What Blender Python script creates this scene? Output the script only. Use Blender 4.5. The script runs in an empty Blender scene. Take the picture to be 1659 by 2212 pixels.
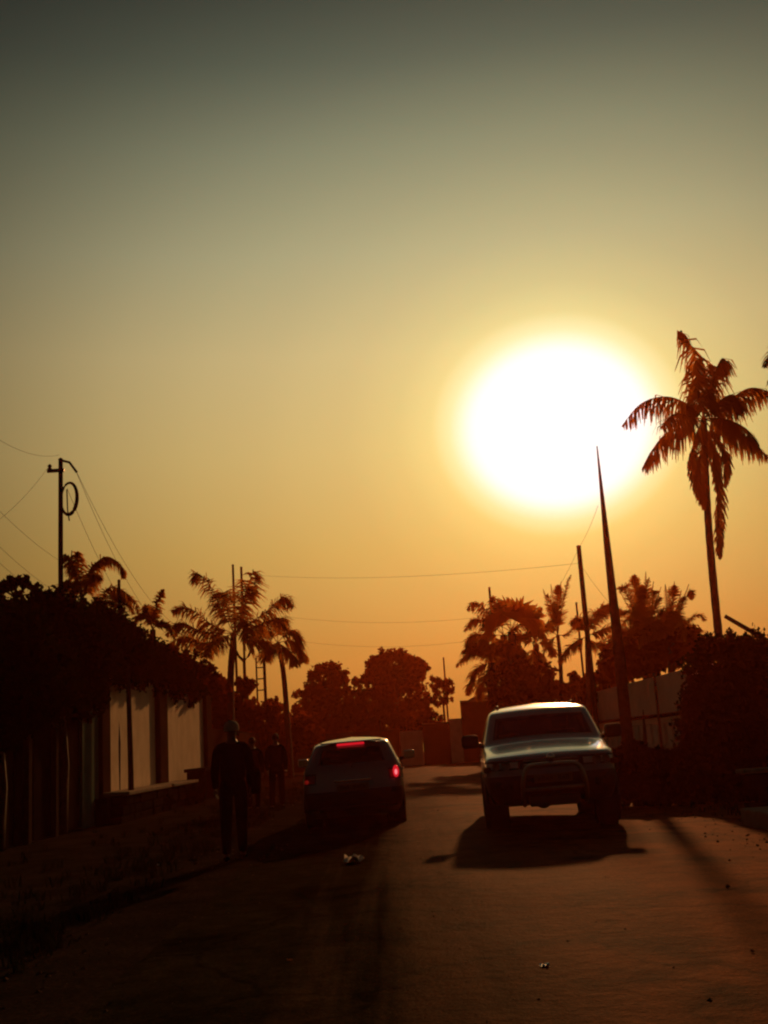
import bpy, bmesh, math, random
import numpy as np
from mathutils import Vector, Matrix

# ------------------------------------------------------------------ camera
SC = bpy.context.scene
COL = SC.collection
FPX, RHO, YAW = 2400.0, math.radians(3.5), math.radians(0.7)
PITCH = math.atan(506 * math.cos(RHO) / FPX)
CAM = Vector((0, 0, 1.3))
FWD = Vector((math.sin(YAW) * math.cos(PITCH), math.cos(YAW) * math.cos(PITCH), math.sin(PITCH)))
_r0 = Vector((math.cos(YAW), -math.sin(YAW), 0))
_u0 = _r0.cross(FWD)
RGT = _r0 * math.cos(RHO) - _u0 * math.sin(RHO)
UPV = _u0 * math.cos(RHO) + _r0 * math.sin(RHO)


def ray(x, y):
    return FWD * FPX + RGT * (x - 829.5) + UPV * (1106 - y)


def at(x, y, Y):
    d = ray(x, y)
    return CAM + d * ((Y - CAM.y) / d.y)


cd = bpy.data.cameras.new('camera')
cd.sensor_fit = 'VERTICAL'
cd.sensor_height = 24
cd.lens = 24 * FPX / 2212
cd.clip_start = 0.1
cd.clip_end = 5000
cam = bpy.data.objects.new('camera', cd)
COL.objects.link(cam)
M3 = Matrix((RGT, UPV, -FWD)).transposed()
cam.matrix_world = Matrix.Translation(CAM) @ M3.to_4x4()
SC.camera = cam

# ------------------------------------------------------------------ sky, sun, exposure
SUND = ray(1205, 920).normalized()
GLOWD = ray(1010, 985).normalized()
SUN_EL = math.asin(SUND.z)
SUN_AZ = math.atan2(SUND.x, SUND.y)

world = bpy.data.worlds.new('World')
SC.world = world
world.use_nodes = True
nt = world.node_tree
nt.nodes.clear()


def N(t, typ, **kw):
    n = t.nodes.new(typ)
    for k, v in kw.items():
        setattr(n, k, v)
    return n


def ramp(t, stops, fac):
    n = N(t, 'ShaderNodeValToRGB')
    e = n.color_ramp.elements
    while len(e) > 1:
        e.remove(e[-1])
    for i, (p, c) in enumerate(stops):
        if not isinstance(c, (tuple, list)):
            c = (c, c, c)
        q = e[0] if i == 0 else e.new(p)
        q.position = p
        q.color = (*c, 1)
    t.links.new(fac, n.inputs[0])
    return n.outputs[0]


def math_(t, op, a, b=None, clamp=False):
    n = N(t, 'ShaderNodeMath', operation=op, use_clamp=clamp)
    for i, v in enumerate((a, b)):
        if v is None:
            continue
        if isinstance(v, (int, float)):
            n.inputs[i].default_value = v
        else:
            t.links.new(v, n.inputs[i])
    return n.outputs[0]


def mixc(t, op, a, b, fac=1.0):
    n = N(t, 'ShaderNodeMix', data_type='RGBA', blend_type=op)
    for s, v in ((0, fac), (6, a), (7, b)):
        if isinstance(v, (int, float)):
            n.inputs[s].default_value = v
        elif isinstance(v, (tuple, list)):
            n.inputs[s].default_value = (*v[:3], 1)
        else:
            t.links.new(v, n.inputs[s])
    return n.outputs[2]


tc = N(nt, 'ShaderNodeTexCoord')
nrm = N(nt, 'ShaderNodeVectorMath', operation='NORMALIZE')
nt.links.new(tc.outputs['Generated'], nrm.inputs[0])


def angle_to(v):
    d = N(nt, 'ShaderNodeVectorMath', operation='DOT_PRODUCT')
    nt.links.new(nrm.outputs[0], d.inputs[0])
    d.inputs[1].default_value = v
    return math_(nt, 'ARCCOSINE', math_(nt, 'MINIMUM', math_(nt, 'MAXIMUM', d.outputs['Value'], -1.0), 1.0))


sep = N(nt, 'ShaderNodeSeparateXYZ')
nt.links.new(nrm.outputs[0], sep.inputs[0])
elev = math_(nt, 'DIVIDE', math_(nt, 'ARCSINE', sep.outputs['Z']), math.pi / 2)
R = math.radians
base = ramp(nt, [(p / 90, c) for p, c in (
    (0, (.38, .150, .022)), (5, (.42, .20, .031)), (10, (.455, .28, .062)), (15, (.48, .345, .118)),
    (20, (.465, .37, .165)), (25, (.345, .325, .178)), (30, (.215, .232, .140)), (34, (.105, .132, .088)),
    (38, (.048, .068, .048)), (46, (.040, .047, .036)), (60, (.042, .046, .038)), (90, (.03, .033, .03)))], elev)
wide = ramp(nt, [(p / 180, c) for p, c in (
    (0, 1.12), (9, 1.10), (14, 1.0), (18, .86), (22, .64), (26, .43), (30, .26), (36, .16), (46, .12), (60, .085), (100, .05), (180, .04))],
    math_(nt, 'DIVIDE', angle_to(GLOWD), math.pi))
_su = (SUND.cross(Vector((0, 0, 1)))).normalized()
_sv = _su.cross(SUND)


def dotn(v):
    d = N(nt, 'ShaderNodeVectorMath', operation='DOT_PRODUCT')
    nt.links.new(nrm.outputs[0], d.inputs[0])
    d.inputs[1].default_value = v
    return d.outputs['Value']


_a2 = math_(nt, 'POWER', dotn(_su), 2.0)
_b2 = math_(nt, 'POWER', dotn(_sv), 2.0)
oval = math_(nt, 'SQRT', math_(nt, 'DIVIDE', math_(nt, 'ADD', math_(nt, 'MULTIPLY', _a2, .83), math_(nt, 'MULTIPLY', _b2, 1.06)),
                               math_(nt, 'ADD', math_(nt, 'ADD', _a2, _b2), 1e-6)))
sun_ang = math_(nt, 'MULTIPLY', angle_to(SUND), oval)
glow = ramp(nt, [(p / 30, c) for p, c in (
    (0, (.38, .46, .22)), (4.3, (.38, .46, .22)), (5.0, (.30, .36, .13)), (6.0, (.16, .20, .055)), (7.5, (.08, .11, .024)),
    (10, (.030, .045, .009)), (14, (.008, .014, .003)), (20, (0, 0, 0)))],
    math_(nt, 'DIVIDE', sun_ang, R(30)))
sky = N(nt, 'ShaderNodeTexSky', sky_type='NISHITA')
sky.sun_disc = False
sky.sun_elevation = SUN_EL
sky.sun_rotation = SUN_AZ
sky.air_density = 1.5
sky.dust_density = 6.0
sky.ozone_density = 1.0
disc = ramp(nt, [(p / 30, c) for p, c in ((0, 1.0), (3.6, 1.0), (4.0, .85), (4.5, .42), (5.0, .14), (5.8, 0.0))],
            math_(nt, 'DIVIDE', sun_ang, R(30)))
dusk = mixc(nt, 'ADD', mixc(nt, 'MULTIPLY', base, wide), glow)
dusk = mixc(nt, 'MIX', dusk, (.92, .98, 1.0), disc)
bg1 = N(nt, 'ShaderNodeBackground')
nt.links.new(dusk, bg1.inputs[0])
bg1.inputs[1].default_value = 1.0
bg2 = N(nt, 'ShaderNodeBackground')
nt.links.new(sky.outputs[0], bg2.inputs[0])
bg2.inputs[1].default_value = 0.002
add = N(nt, 'ShaderNodeAddShader')
nt.links.new(bg1.outputs[0], add.inputs[0])
nt.links.new(bg2.outputs[0], add.inputs[1])
wo = N(nt, 'ShaderNodeOutputWorld')
nt.links.new(add.outputs[0], wo.inputs[0])

sl = bpy.data.lights.new('sun', 'SUN')
sl.energy = 2.4
sl.angle = R(1.1)
sl.color = (1.0, .42, .13)
sun = bpy.data.objects.new('sun', sl)
COL.objects.link(sun)
sun.rotation_euler = (-SUND).to_track_quat('-Z', 'Y').to_euler()
sun.location = (0, 0, 60)

vs = SC.view_settings
vs.view_transform = 'Standard'
vs.look = 'None'
vs.exposure = 0
vs.gamma = 1
vs.use_curve_mapping = False
SC.cycles.pixel_filter_type = 'BLACKMAN_HARRIS'
SC.cycles.filter_width = 2.2
SC.cycles.max_bounces = 8
SC.cycles.transparent_max_bounces = 12
SC.cycles.use_denoising = True

rng = random.Random(7)
NR = np.random.default_rng(11)

# ------------------------------------------------------------------ materials
MAT = {}


def mat(name, color, rough=.7, metal=0, spec=.5, noise=None, bump=0, bscale=30, coat=0, emit=None, estr=0, transl=0, tcol=None, scale=6):
    m = bpy.data.materials.new(name)
    m.use_nodes = True
    t = m.node_tree
    b = t.nodes['Principled BSDF']
    b.inputs['Roughness'].default_value = rough
    b.inputs['Metallic'].default_value = metal
    b.inputs['Specular IOR Level'].default_value = spec
    b.inputs['Coat Weight'].default_value = coat
    b.inputs['Coat Roughness'].default_value = .08
    b.inputs['Base Color'].default_value = (*color, 1)
    tcn = N(t, 'ShaderNodeTexCoord')
    col = None
    if noise is not None:
        nz = N(t, 'ShaderNodeTexNoise')
        nz.inputs['Scale'].default_value = scale
        nz.inputs['Detail'].default_value = 6
        nz.inputs['Roughness'].default_value = .65
        t.links.new(tcn.outputs['Object'], nz.inputs['Vector'])
        col = ramp(t, [(.32, color), (.68, noise)], nz.outputs[0])
        t.links.new(col, b.inputs['Base Color'])
    if bump:
        nb = N(t, 'ShaderNodeTexNoise')
        nb.inputs['Scale'].default_value = bscale
        nb.inputs['Detail'].default_value = 5
        t.links.new(tcn.outputs['Object'], nb.inputs['Vector'])
        bp = N(t, 'ShaderNodeBump')
        bp.inputs['Strength'].default_value = bump
        bp.inputs['Distance'].default_value = .02
        t.links.new(nb.outputs[0], bp.inputs['Height'])
        t.links.new(bp.outputs[0], b.inputs['Normal'])
    if emit:
        b.inputs['Emission Color'].default_value = (*emit, 1)
        b.inputs['Emission Strength'].default_value = estr
    if transl:
        tr = N(t, 'ShaderNodeBsdfTranslucent')
        tr.inputs[0].default_value = (*(tcol or color), 1)
        mx = N(t, 'ShaderNodeMixShader')
        mx.inputs[0].default_value = transl
        t.links.new(b.outputs[0], mx.inputs[1])
        t.links.new(tr.outputs[0], mx.inputs[2])
        t.links.new(mx.outputs[0], t.nodes['Material Output'].inputs[0])
    MAT[name] = m
    return m


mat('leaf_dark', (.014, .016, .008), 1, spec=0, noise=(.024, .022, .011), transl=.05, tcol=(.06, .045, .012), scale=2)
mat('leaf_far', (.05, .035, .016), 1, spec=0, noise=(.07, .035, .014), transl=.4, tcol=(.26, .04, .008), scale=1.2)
mat('leaf_palm', (.06, .05, .02), .9, spec=0, noise=(.09, .055, .022), transl=.5, tcol=(.62, .22, .03), scale=2)
mat('leaf_dry', (.12, .07, .035), .9, spec=0, noise=(.15, .08, .04), transl=.35, tcol=(.40, .13, .03), scale=3)
mat('bark', (.10, .07, .05), .9, noise=(.055, .04, .03), bump=.6, bscale=14, spec=.2, scale=9)
mat('pole_wood', (.09, .065, .048), .85, noise=(.05, .038, .03), bump=.4, bscale=20, spec=0, scale=8)
mat('wire', (.06, .045, .035), 1, spec=0)
mat('steel_dark', (.045, .042, .04), .5, noise=(.07, .055, .045), spec=.4, scale=3)
mat('gate_shaded', (.016, .012, .011), .7, noise=(.028, .018, .015), spec=0, scale=2)  # near-black colour stands in for shade lying on the gate
mat('wall_pale', (.82, .69, .52), .9, noise=(.66, .54, .39), bump=.3, bscale=18, spec=0, scale=1.6)
mat('wall_grey', (.82, .76, .66), .9, noise=(.70, .64, .55), bump=.3, bscale=18, spec=0, scale=1.3)
mat('wall_dark', (.05, .028, .02), .9, noise=(.08, .04, .028), bump=.35, bscale=15, spec=0, scale=1.5)
mat('wall_green', (.15, .20, .17), .85, noise=(.10, .14, .115), bump=.2, spec=0, scale=3)
mat('stone_dark', (.03, .024, .02), .9, noise=(.018, .015, .013), bump=.7, bscale=8, spec=0, scale=4)
mat('concrete', (.36, .31, .25), .9, noise=(.25, .21, .17), bump=.4, bscale=20, spec=0, scale=5)
mat('timber', (.05, .034, .025), .85, noise=(.07, .05, .035), spec=0, scale=6)
mat('roof_sheet', (.20, .17, .15), .6, noise=(.26, .2, .16), spec=.3, scale=2)
mat('paint_silver', (.25, .26, .27), .27, metal=.4, noise=(.23, .24, .25), coat=.7, scale=2)
mat('paint_light', (.33, .345, .335), .26, metal=.4, noise=(.30, .315, .31), coat=.7, scale=2)
mat('paint_white', (.60, .60, .57), .28, metal=.15, noise=(.55, .54, .50), coat=.7, scale=2)
mat('plastic_black', (.018, .018, .019), .55, spec=.35)
mat('rubber', (.02, .02, .02), .85, spec=.2, noise=(.035, .03, .026), scale=8)
mat('alloy', (.35, .35, .36), .4, metal=.8, noise=(.25, .24, .23), scale=5)
mat('chrome', (.62, .62, .62), .18, metal=1)
mat('bar_metal', (.34, .33, .30), .34, metal=1)
mat('interior', (.03, .028, .026), .85, spec=.2)
mat('plate', (.16, .13, .08), .6)
mat('plate_print', (.02, .02, .02), .6)
mat('lens_clear', (.55, .56, .56), .12, spec=.8, coat=1)
mat('lens_red', (.30, .012, .012), .25, coat=.6)
mat('brake_lit', (.45, .02, .03), .3, emit=(1.0, .015, .03), estr=.6)
mat('brake_core', (.7, .2, .2), .3, emit=(1.0, .22, .25), estr=1.0)
mat('brake_dim', (.35, .015, .015), .3, emit=(1.0, .03, .02), estr=.12)
mat('skin', (.075, .04, .026), .55, noise=(.09, .05, .033), spec=.35, scale=12)
mat('hair', (.012, .010, .009), .8, spec=.3)
mat('cap_rim_cloth', (.34, .28, .22), .9, spec=.15)  # lightened so the sunlit rim of the head sits in the cloth colour
mat('cloth_dark', (.008, .008, .009), .9, noise=(.013, .011, .012), spec=0, scale=14)
mat('cloth_blue', (.010, .012, .018), .9, noise=(.008, .009, .014), spec=0, scale=14)
mat('cloth_brown', (.022, .014, .011), .9, noise=(.016, .010, .008), spec=0, scale=14)
mat('shoe', (.008, .007, .006), 1, spec=0)
mat('paper', (.72, .66, .58), .8, noise=(.62, .56, .5), spec=.2, scale=10)
mat('foil', (.80, .78, .74), .22, metal=.9)


def glass(name, tint, trans):
    m = bpy.data.materials.new(name)
    m.use_nodes = True
    t = m.node_tree
    b = t.nodes['Principled BSDF']
    b.inputs['Base Color'].default_value = (*tint, 1)
    b.inputs['Roughness'].default_value = .06
    b.inputs['Specular IOR Level'].default_value = .5
    tr = N(t, 'ShaderNodeBsdfTransparent')
    tr.inputs[0].default_value = (.62, .62, .58, 1)
    mx = N(t, 'ShaderNodeMixShader')
    mx.inputs[0].default_value = trans
    t.links.new(b.outputs[0], mx.inputs[1])
    t.links.new(tr.outputs[0], mx.inputs[2])
    t.links.new(mx.outputs[0], t.nodes['Material Output'].inputs[0])
    MAT[name] = m


glass('glass_tint', (.006, .007, .008), .06)
glass('glass_clear', (.012, .012, .011), .4)


def ground_material(name, kind):
    m = bpy.data.materials.new(name)
    m.use_nodes = True
    t = m.node_tree
    b = t.nodes['Principled BSDF']
    tcn = N(t, 'ShaderNodeTexCoord')
    obj = tcn.outputs['Object']

    def noise(scale, detail=6, rough=.6, vec=None):
        n = N(t, 'ShaderNodeTexNoise')
        n.inputs['Scale'].default_value = scale
        n.inputs['Detail'].default_value = detail
        n.inputs['Roughness'].default_value = rough
        t.links.new(vec or obj, n.inputs['Vector'])
        return n.outputs[0]
    if kind == 'road':
        sp = N(t, 'ShaderNodeSeparateXYZ')
        t.links.new(obj, sp.inputs[0])
        mp = N(t, 'ShaderNodeMapping')
        mp.inputs['Scale'].default_value = (1.5, .07, 1)
        t.links.new(obj, mp.inputs['Vector'])
        streak = noise(.9, 5, .6, mp.outputs[0])
        # wind-blown dust lies thick on the crown and right side of the old tar
        lat = math_(t, 'ADD', math_(t, 'MULTIPLY', sp.outputs['X'], .34), .12)
        dust = math_(t, 'ADD', lat, math_(t, 'MULTIPLY', math_(t, 'SUBTRACT', streak, .5), .95), True)
        tar = ramp(t, [(.3, (.020, .016, .009)), (.7, (.040, .030, .017))], noise(5))
        sand = ramp(t, [(.3, (.19, .054, .015)), (.7, (.33, .096, .027))], noise(2.2))
        c = mixc(t, 'MIX', tar, sand, dust)
        grit = ramp(t, [(.35, .55), (.6, 1.0), (.74, 1.6)], noise(38, 4, .75))
        vo = N(t, 'ShaderNodeTexVoronoi', feature='DISTANCE_TO_EDGE')
        vo.inputs['Scale'].default_value = .45
        wn = N(t, 'ShaderNodeTexNoise')
        wn.inputs['Scale'].default_value = 1.7
        wn.inputs['Detail'].default_value = 5
        t.links.new(obj, wn.inputs['Vector'])
        t.links.new(mixc(t, 'ADD', obj, wn.outputs['Color'], .9), vo.inputs['Vector'])
        c = mixc(t, 'MULTIPLY', c, ramp(t, [(0, .62), (.01, .75), (.022, 1.0)], vo.outputs['Distance']))
        c = mixc(t, 'MULTIPLY', c, ramp(t, [(.36, .5), (.46, 1.0), (.6, 1.15)], noise(.55, 5)))
        c = mixc(t, 'MULTIPLY', c, grit)
        t.links.new(c, b.inputs['Base Color'])
        t.links.new(ramp(t, [(0, .60), (1, .8)], dust), b.inputs['Roughness'])
        t.links.new(math_(t, 'MULTIPLY', dust, .0035), b.inputs['Specular IOR Level'])
        h = math_(t, 'ADD', math_(t, 'MULTIPLY', noise(60, 4), .35), noise(7, 4))
    else:
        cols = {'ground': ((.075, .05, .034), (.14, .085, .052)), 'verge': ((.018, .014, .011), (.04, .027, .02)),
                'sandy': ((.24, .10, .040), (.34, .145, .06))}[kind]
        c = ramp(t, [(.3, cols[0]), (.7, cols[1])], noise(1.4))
        c = mixc(t, 'MULTIPLY', c, ramp(t, [(.35, .6), (.65, 1.2)], noise(25, 4)))
        t.links.new(c, b.inputs['Base Color'])
        b.inputs['Roughness'].default_value = .9
        b.inputs['Specular IOR Level'].default_value = 0.0
        h = math_(t, 'ADD', math_(t, 'MULTIPLY', noise(40, 4), .5), noise(5, 5))
    bp = N(t, 'ShaderNodeBump')
    bp.inputs['Strength'].default_value = .55
    bp.inputs['Distance'].default_value = .03
    t.links.new(h, bp.inputs['Height'])
    t.links.new(bp.outputs[0], b.inputs['Normal'])
    MAT[name] = m


ground_material('ground', 'ground')
ground_material('road', 'road')
ground_material('verge', 'verge')
ground_material('sandy', 'sandy')

# ------------------------------------------------------------------ object helpers
ROOT = {}


def tag(o, label=None, cat=None, group=None, kind=None):
    for k, v in (('label', label), ('category', cat), ('group', group), ('kind', kind)):
        if v:
            o[k] = v
    return o


def thing(name, label, cat, loc=(0, 0, 0), rz=0, group=None):
    o = bpy.data.objects.new(name, None)
    o.empty_display_size = .2
    COL.objects.link(o)
    o.location = loc
    o.rotation_euler = (0, 0, rz)
    ROOT[o.name] = Vector(loc)
    return tag(o, label, cat, group)


def origin_of(p):
    while p is not None and p.parent is not None:
        p = p.parent
    return ROOT.get(p.name, Vector((0, 0, 0))) if p is not None else Vector((0, 0, 0))


class MB:
    def __init__(self):
        self.v, self.f, self.m = [], [], []
        self.cur = 0

    def add(self, vs, fs):
        n = len(self.v)
        self.v += [tuple(p) for p in vs]
        self.f += [tuple(i + n for i in q) for q in fs]
        self.m += [self.cur] * len(fs)
        return self

    def box(self, x0, x1, y0, y1, z0, z1):
        return self.add([(x0, y0, z0), (x1, y0, z0), (x1, y1, z0), (x0, y1, z0), (x0, y0, z1), (x1, y0, z1), (x1, y1, z1), (x0, y1, z1)],
                        [(0, 3, 2, 1), (4, 5, 6, 7), (0, 1, 5, 4), (1, 2, 6, 5), (2, 3, 7, 6), (3, 0, 4, 7)])

    def bbox(self, x0, x1, y0, y1, z0, z1, b=.02):
        """box with chamfered edges"""
        bm = bmesh.new()
        bmesh.ops.create_cube(bm, size=1)
        for q in bm.verts:
            q.co = Vector(((x0 + x1) / 2 + q.co.x * (x1 - x0), (y0 + y1) / 2 + q.co.y * (y1 - y0), (z0 + z1) / 2 + q.co.z * (z1 - z0)))
        bmesh.ops.bevel(bm, geom=bm.edges[:], offset=b, segments=2, profile=.5, affect='EDGES')
        bm.verts.index_update()
        self.add([q.co[:] for q in bm.verts], [[q.index for q in f.verts] for f in bm.faces])
        bm.free()
        return self

    def tube(self, pts, rad, n=8, caps=True):
        pts = [Vector(p) for p in pts]
        if not isinstance(rad, (list, tuple)):
            rad = [rad] * len(pts)
        vs, fs = [], []
        ref = Vector((.31, .17, .93)).normalized()
        for i, p in enumerate(pts):
            t = (pts[min(i + 1, len(pts) - 1)] - pts[max(i - 1, 0)]).normalized()
            r_ = ref if abs(t.dot(ref)) < .95 else Vector((1, 0, 0))
            a = t.cross(r_).normalized()
            c = t.cross(a)
            for k in range(n):
                q = 2 * math.pi * k / n
                vs.append(p + (a * math.cos(q) + c * math.sin(q)) * rad[i])
        for i in range(len(pts) - 1):
            for k in range(n):
                k2 = (k + 1) % n
                fs.append((i * n + k, i * n + k2, (i + 1) * n + k2, (i + 1) * n + k))
        if caps:
            fs.append(tuple(range(n))[::-1])
            fs.append(tuple(range((len(pts) - 1) * n, len(pts) * n)))
        return self.add(vs, fs)

    def lathe(self, prof, axis_o, axis='x', n=28):
        """prof: (radius, offset along axis)"""
        vs, fs = [], []
        o = Vector(axis_o)
        for r_, h in prof:
            for k in range(n):
                q = 2 * math.pi * k / n
                c, s = math.cos(q) * r_, math.sin(q) * r_
                vs.append(o + (Vector((h, c, s)) if axis == 'x' else Vector((c, s, h)) if axis == 'z' else Vector((c, h, s))))
        for i in range(len(prof) - 1):
            for k in range(n):
                k2 = (k + 1) % n
                fs.append((i * n + k, i * n + k2, (i + 1) * n + k2, (i + 1) * n + k))
        return self.add(vs, fs)

    def ball(self, c, r, n=10, sq=(1, 1, 1)):
        vs, fs = [], []
        for i in range(n + 1):
            a = math.pi * i / n
            for k in range(n):
                q = 2 * math.pi * k / n
                vs.append((c[0] + r * sq[0] * math.sin(a) * math.cos(q), c[1] + r * sq[1] * math.sin(a) * math.sin(q), c[2] + r * sq[2] * math.cos(a)))
        for i in range(n):
            for k in range(n):
                k2 = (k + 1) % n
                fs.append((i * n + k, (i + 1) * n + k, (i + 1) * n + k2, i * n + k2))
        return self.add(vs, fs)

    def build(self, name, m, parent=None, smooth=False, local=False):
        off = Vector((0, 0, 0)) if local else origin_of(parent)
        me = bpy.data.meshes.new(name)
        vs = self.v if local else [(p[0] - off.x, p[1] - off.y, p[2] - off.z) for p in self.v]
        me.from_pydata(vs, [], self.f)
        for q in (m if isinstance(m, (list, tuple)) else [m]):
            me.materials.append(MAT[q])
        if len(me.materials) > 1:
            me.polygons.foreach_set('material_index', self.m)
        if smooth:
            me.polygons.foreach_set('use_smooth', [True] * len(me.polygons))
        me.update()
        o = bpy.data.objects.new(name, me)
        COL.objects.link(o)
        if parent:
            o.parent = parent
        return o


def clone(o, parent=None, loc=None, rz=None):
    c = o.copy()
    COL.objects.link(c)
    if parent:
        c.parent = parent
    if loc is not None:
        c.location = loc
    if rz is not None:
        c.rotation_euler = (0, 0, rz)
    for ch in [q for q in o.children]:
        clone(ch, c)
    return c


def mesh_np(name, V, F, m, parent=None):
    """V (n,3) F (k,4) numpy"""
    off = origin_of(parent)
    V = V - np.array(off)
    me = bpy.data.meshes.new(name)
    me.vertices.add(len(V))
    me.vertices.foreach_set('co', V.astype(np.float32).ravel())
    k = F.shape[1]
    me.loops.add(F.size)
    me.loops.foreach_set('vertex_index', F.astype(np.int32).ravel())
    me.polygons.add(len(F))
    me.polygons.foreach_set('loop_start', np.arange(0, F.size, k, dtype=np.int32))
    me.polygons.foreach_set('loop_total', np.full(len(F), k, dtype=np.int32))
    me.materials.append(MAT[m])
    me.update(calc_edges=True)
    me.validate()
    o = bpy.data.objects.new(name, me)
    COL.objects.link(o)
    if parent:
        o.parent = parent
    return o


def leaf_cards(C, size, elong=1.6, flop=0.0):
    """C (n,3) centres, random diamond leaves"""
    n = len(C)
    a = NR.normal(size=(n, 3))
    a[:, 2] -= flop
    a /= np.linalg.norm(a, axis=1)[:, None]
    b = np.cross(a, NR.normal(size=(n, 3)))
    b /= np.linalg.norm(b, axis=1)[:, None] + 1e-9
    s = size * NR.uniform(.6, 1.35, n)[:, None]
    A, B = a * s * elong * .5, b * s * .5
    V = np.stack([C - A, C + B * .9 - A * .1, C + A, C - B * .9 - A * .1], 1).reshape(-1, 3)
    F = np.arange(n * 4).reshape(-1, 4)
    return V, F


def crown_points(blobs, n, shell=.55):
    """blobs: list of (centre, (rx,ry,rz)); leaf centres gathered in twig clusters near the shell"""
    vol = np.array([b[1][0] * b[1][1] * b[1][2] for b in blobs]) ** .67
    cnt = np.maximum(1, (vol / vol.sum() * n)).astype(int)
    out = []
    for (c, r), k in zip(blobs, cnt):
        nc = max(6, k // 22)
        d = NR.normal(size=(nc, 3))
        d /= np.linalg.norm(d, axis=1)[:, None]
        rad = shell + (1 - shell) * NR.uniform(0, 1, nc) ** .6
        rad *= NR.uniform(.86, 1.12, nc)
        cen = d * rad[:, None]
        idx = NR.integers(0, nc, k)
        p = cen[idx] + NR.normal(size=(k, 3)) * .085
        out.append(p * np.array(r) + np.array(c))
    return np.concatenate(out)


def tree(name, label, cat, blobs, base, leaf, n, m='leaf_far', trunk_r=.12, group=None, flop=.2, shell=.5, elong=1.6):
    """blobs in world metres; trunk from base up with limbs into the blobs"""
    base = Vector(base)
    t = thing(name, label, cat, base, 0, group)
    P = crown_points(blobs, n, shell)
    P = P[P[:, 2] > .03]
    V, F = leaf_cards(P, leaf, elong, flop)
    mesh_np('crown', V, F, m, t)
    tb = MB()
    cen = Vector(np.mean([b[0] for b in blobs], 0))
    low = min(b[0][2] - b[1][2] for b in blobs)
    fork = Vector((base.x * .6 + cen.x * .4, base.y * .6 + cen.y * .4, max(base.z + .3, min(cen.z - .2, low + .5))))
    tb.tube([base - Vector((0, 0, .1)), base.lerp(fork, .5) + Vector((.06, .03, 0)), fork], [trunk_r * 1.3, trunk_r, trunk_r * .8], 8)
    for c, r in blobs:
        c = Vector(c)
        mid = fork.lerp(c, .55) + Vector((rng.uniform(-.1, .1), rng.uniform(-.1, .1), .12))
        tb.tube([fork, mid, c + Vector((0, 0, r[2] * .5))], [trunk_r * .55, trunk_r * .35, trunk_r * .1], 6)
    tb.build('trunk', 'bark', t, True)
    return t


def pblobs(lst, squash=1.0, deep=1.0):
    """(x,y,Y,r[,ry]) in photo units -> world blobs"""
    out = []
    for q in lst:
        x, y, Y, r_ = q[:4]
        rz = q[4] if len(q) > 4 else r_
        s = Y / FPX
        out.append((tuple(at(x, y, Y)), (r_ * s, r_ * s * deep, rz * s * squash)))
    return out


def bez(P, n):
    """smooth polyline through control points"""
    P = [Vector(p) for p in P]
    if len(P) == 2:
        return [P[0].lerp(P[1], i / n) for i in range(n + 1)]
    Q = [P[0] * 2 - P[1]] + P + [P[-1] * 2 - P[-2]]
    out = []
    segs = len(P) - 1
    for i in range(n + 1):
        t = i / n * segs
        k = min(int(t), segs - 1)
        u = t - k
        p0, p1, p2, p3 = Q[k:k + 4]
        out.append(.5 * ((2 * p1) + (p2 - p0) * u + (2 * p0 - 5 * p1 + 4 * p2 - p3) * u * u + (3 * p1 - p0 - 3 * p2 + p3) * u ** 3))
    return out


def frond(parent, ctrl, L, n=105, droop=.8, w=.05, m='leaf_palm', spread=1.0, start=.14, rr=.022):
    """one feather frond: rachis and drooping leaflets, one mesh"""
    mb = MB()
    pts = bez(ctrl, n)
    mb.tube(pts[::3] if len(pts) % 3 == 1 else pts, [rr * (1 - .85 * i / (len(pts[::3]) - 1)) for i in range(len(pts[::3]))] if len(pts) % 3 == 1 else rr * .6, 5)
    up = Vector((0, 0, 1))
    for i in range(int(start * n), n + 1):
        t = i / n
        p = pts[i]
        tg = (pts[min(i + 1, n)] - pts[max(i - 1, 0)]).normalized()
        sd = tg.cross(up)
        if sd.length < .25:
            sd = tg.cross(Vector((.4, 1, 0)))
        sd.normalize()
        nn = sd.cross(tg)
        ln = L * (math.sin(math.pi * min(1, .16 + t * .86)) ** .55) * rng.uniform(.75, 1.12)
        for s in (-1, 1):
            a = rng.uniform(-.9, .9) * spread
            d = sd * s * math.cos(a) + nn * math.sin(a) + tg * rng.uniform(.35, .8)
            d.normalize()
            d1 = (d + Vector((0, 0, -droop * rng.uniform(.3, 1.0)))).normalized()
            d2 = (d1 + Vector((0, 0, -droop * rng.uniform(.5, 1.3)))).normalized()
            wv = (tg - d1 * tg.dot(d1))
            if wv.length < .1:
                wv = d1.cross(up)
            wv = wv.normalized() * w
            q1 = p + d1 * ln * .5
            q2 = q1 + d2 * ln * .5
            mb.add([p - wv * .5, p + wv * .5, q1 + wv * .55, q1 - wv * .55, q2 + wv * .12, q2 - wv * .12],
                   [(0, 1, 2, 3), (3, 2, 4, 5)])
    return mb.build('frond', m, parent)


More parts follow.
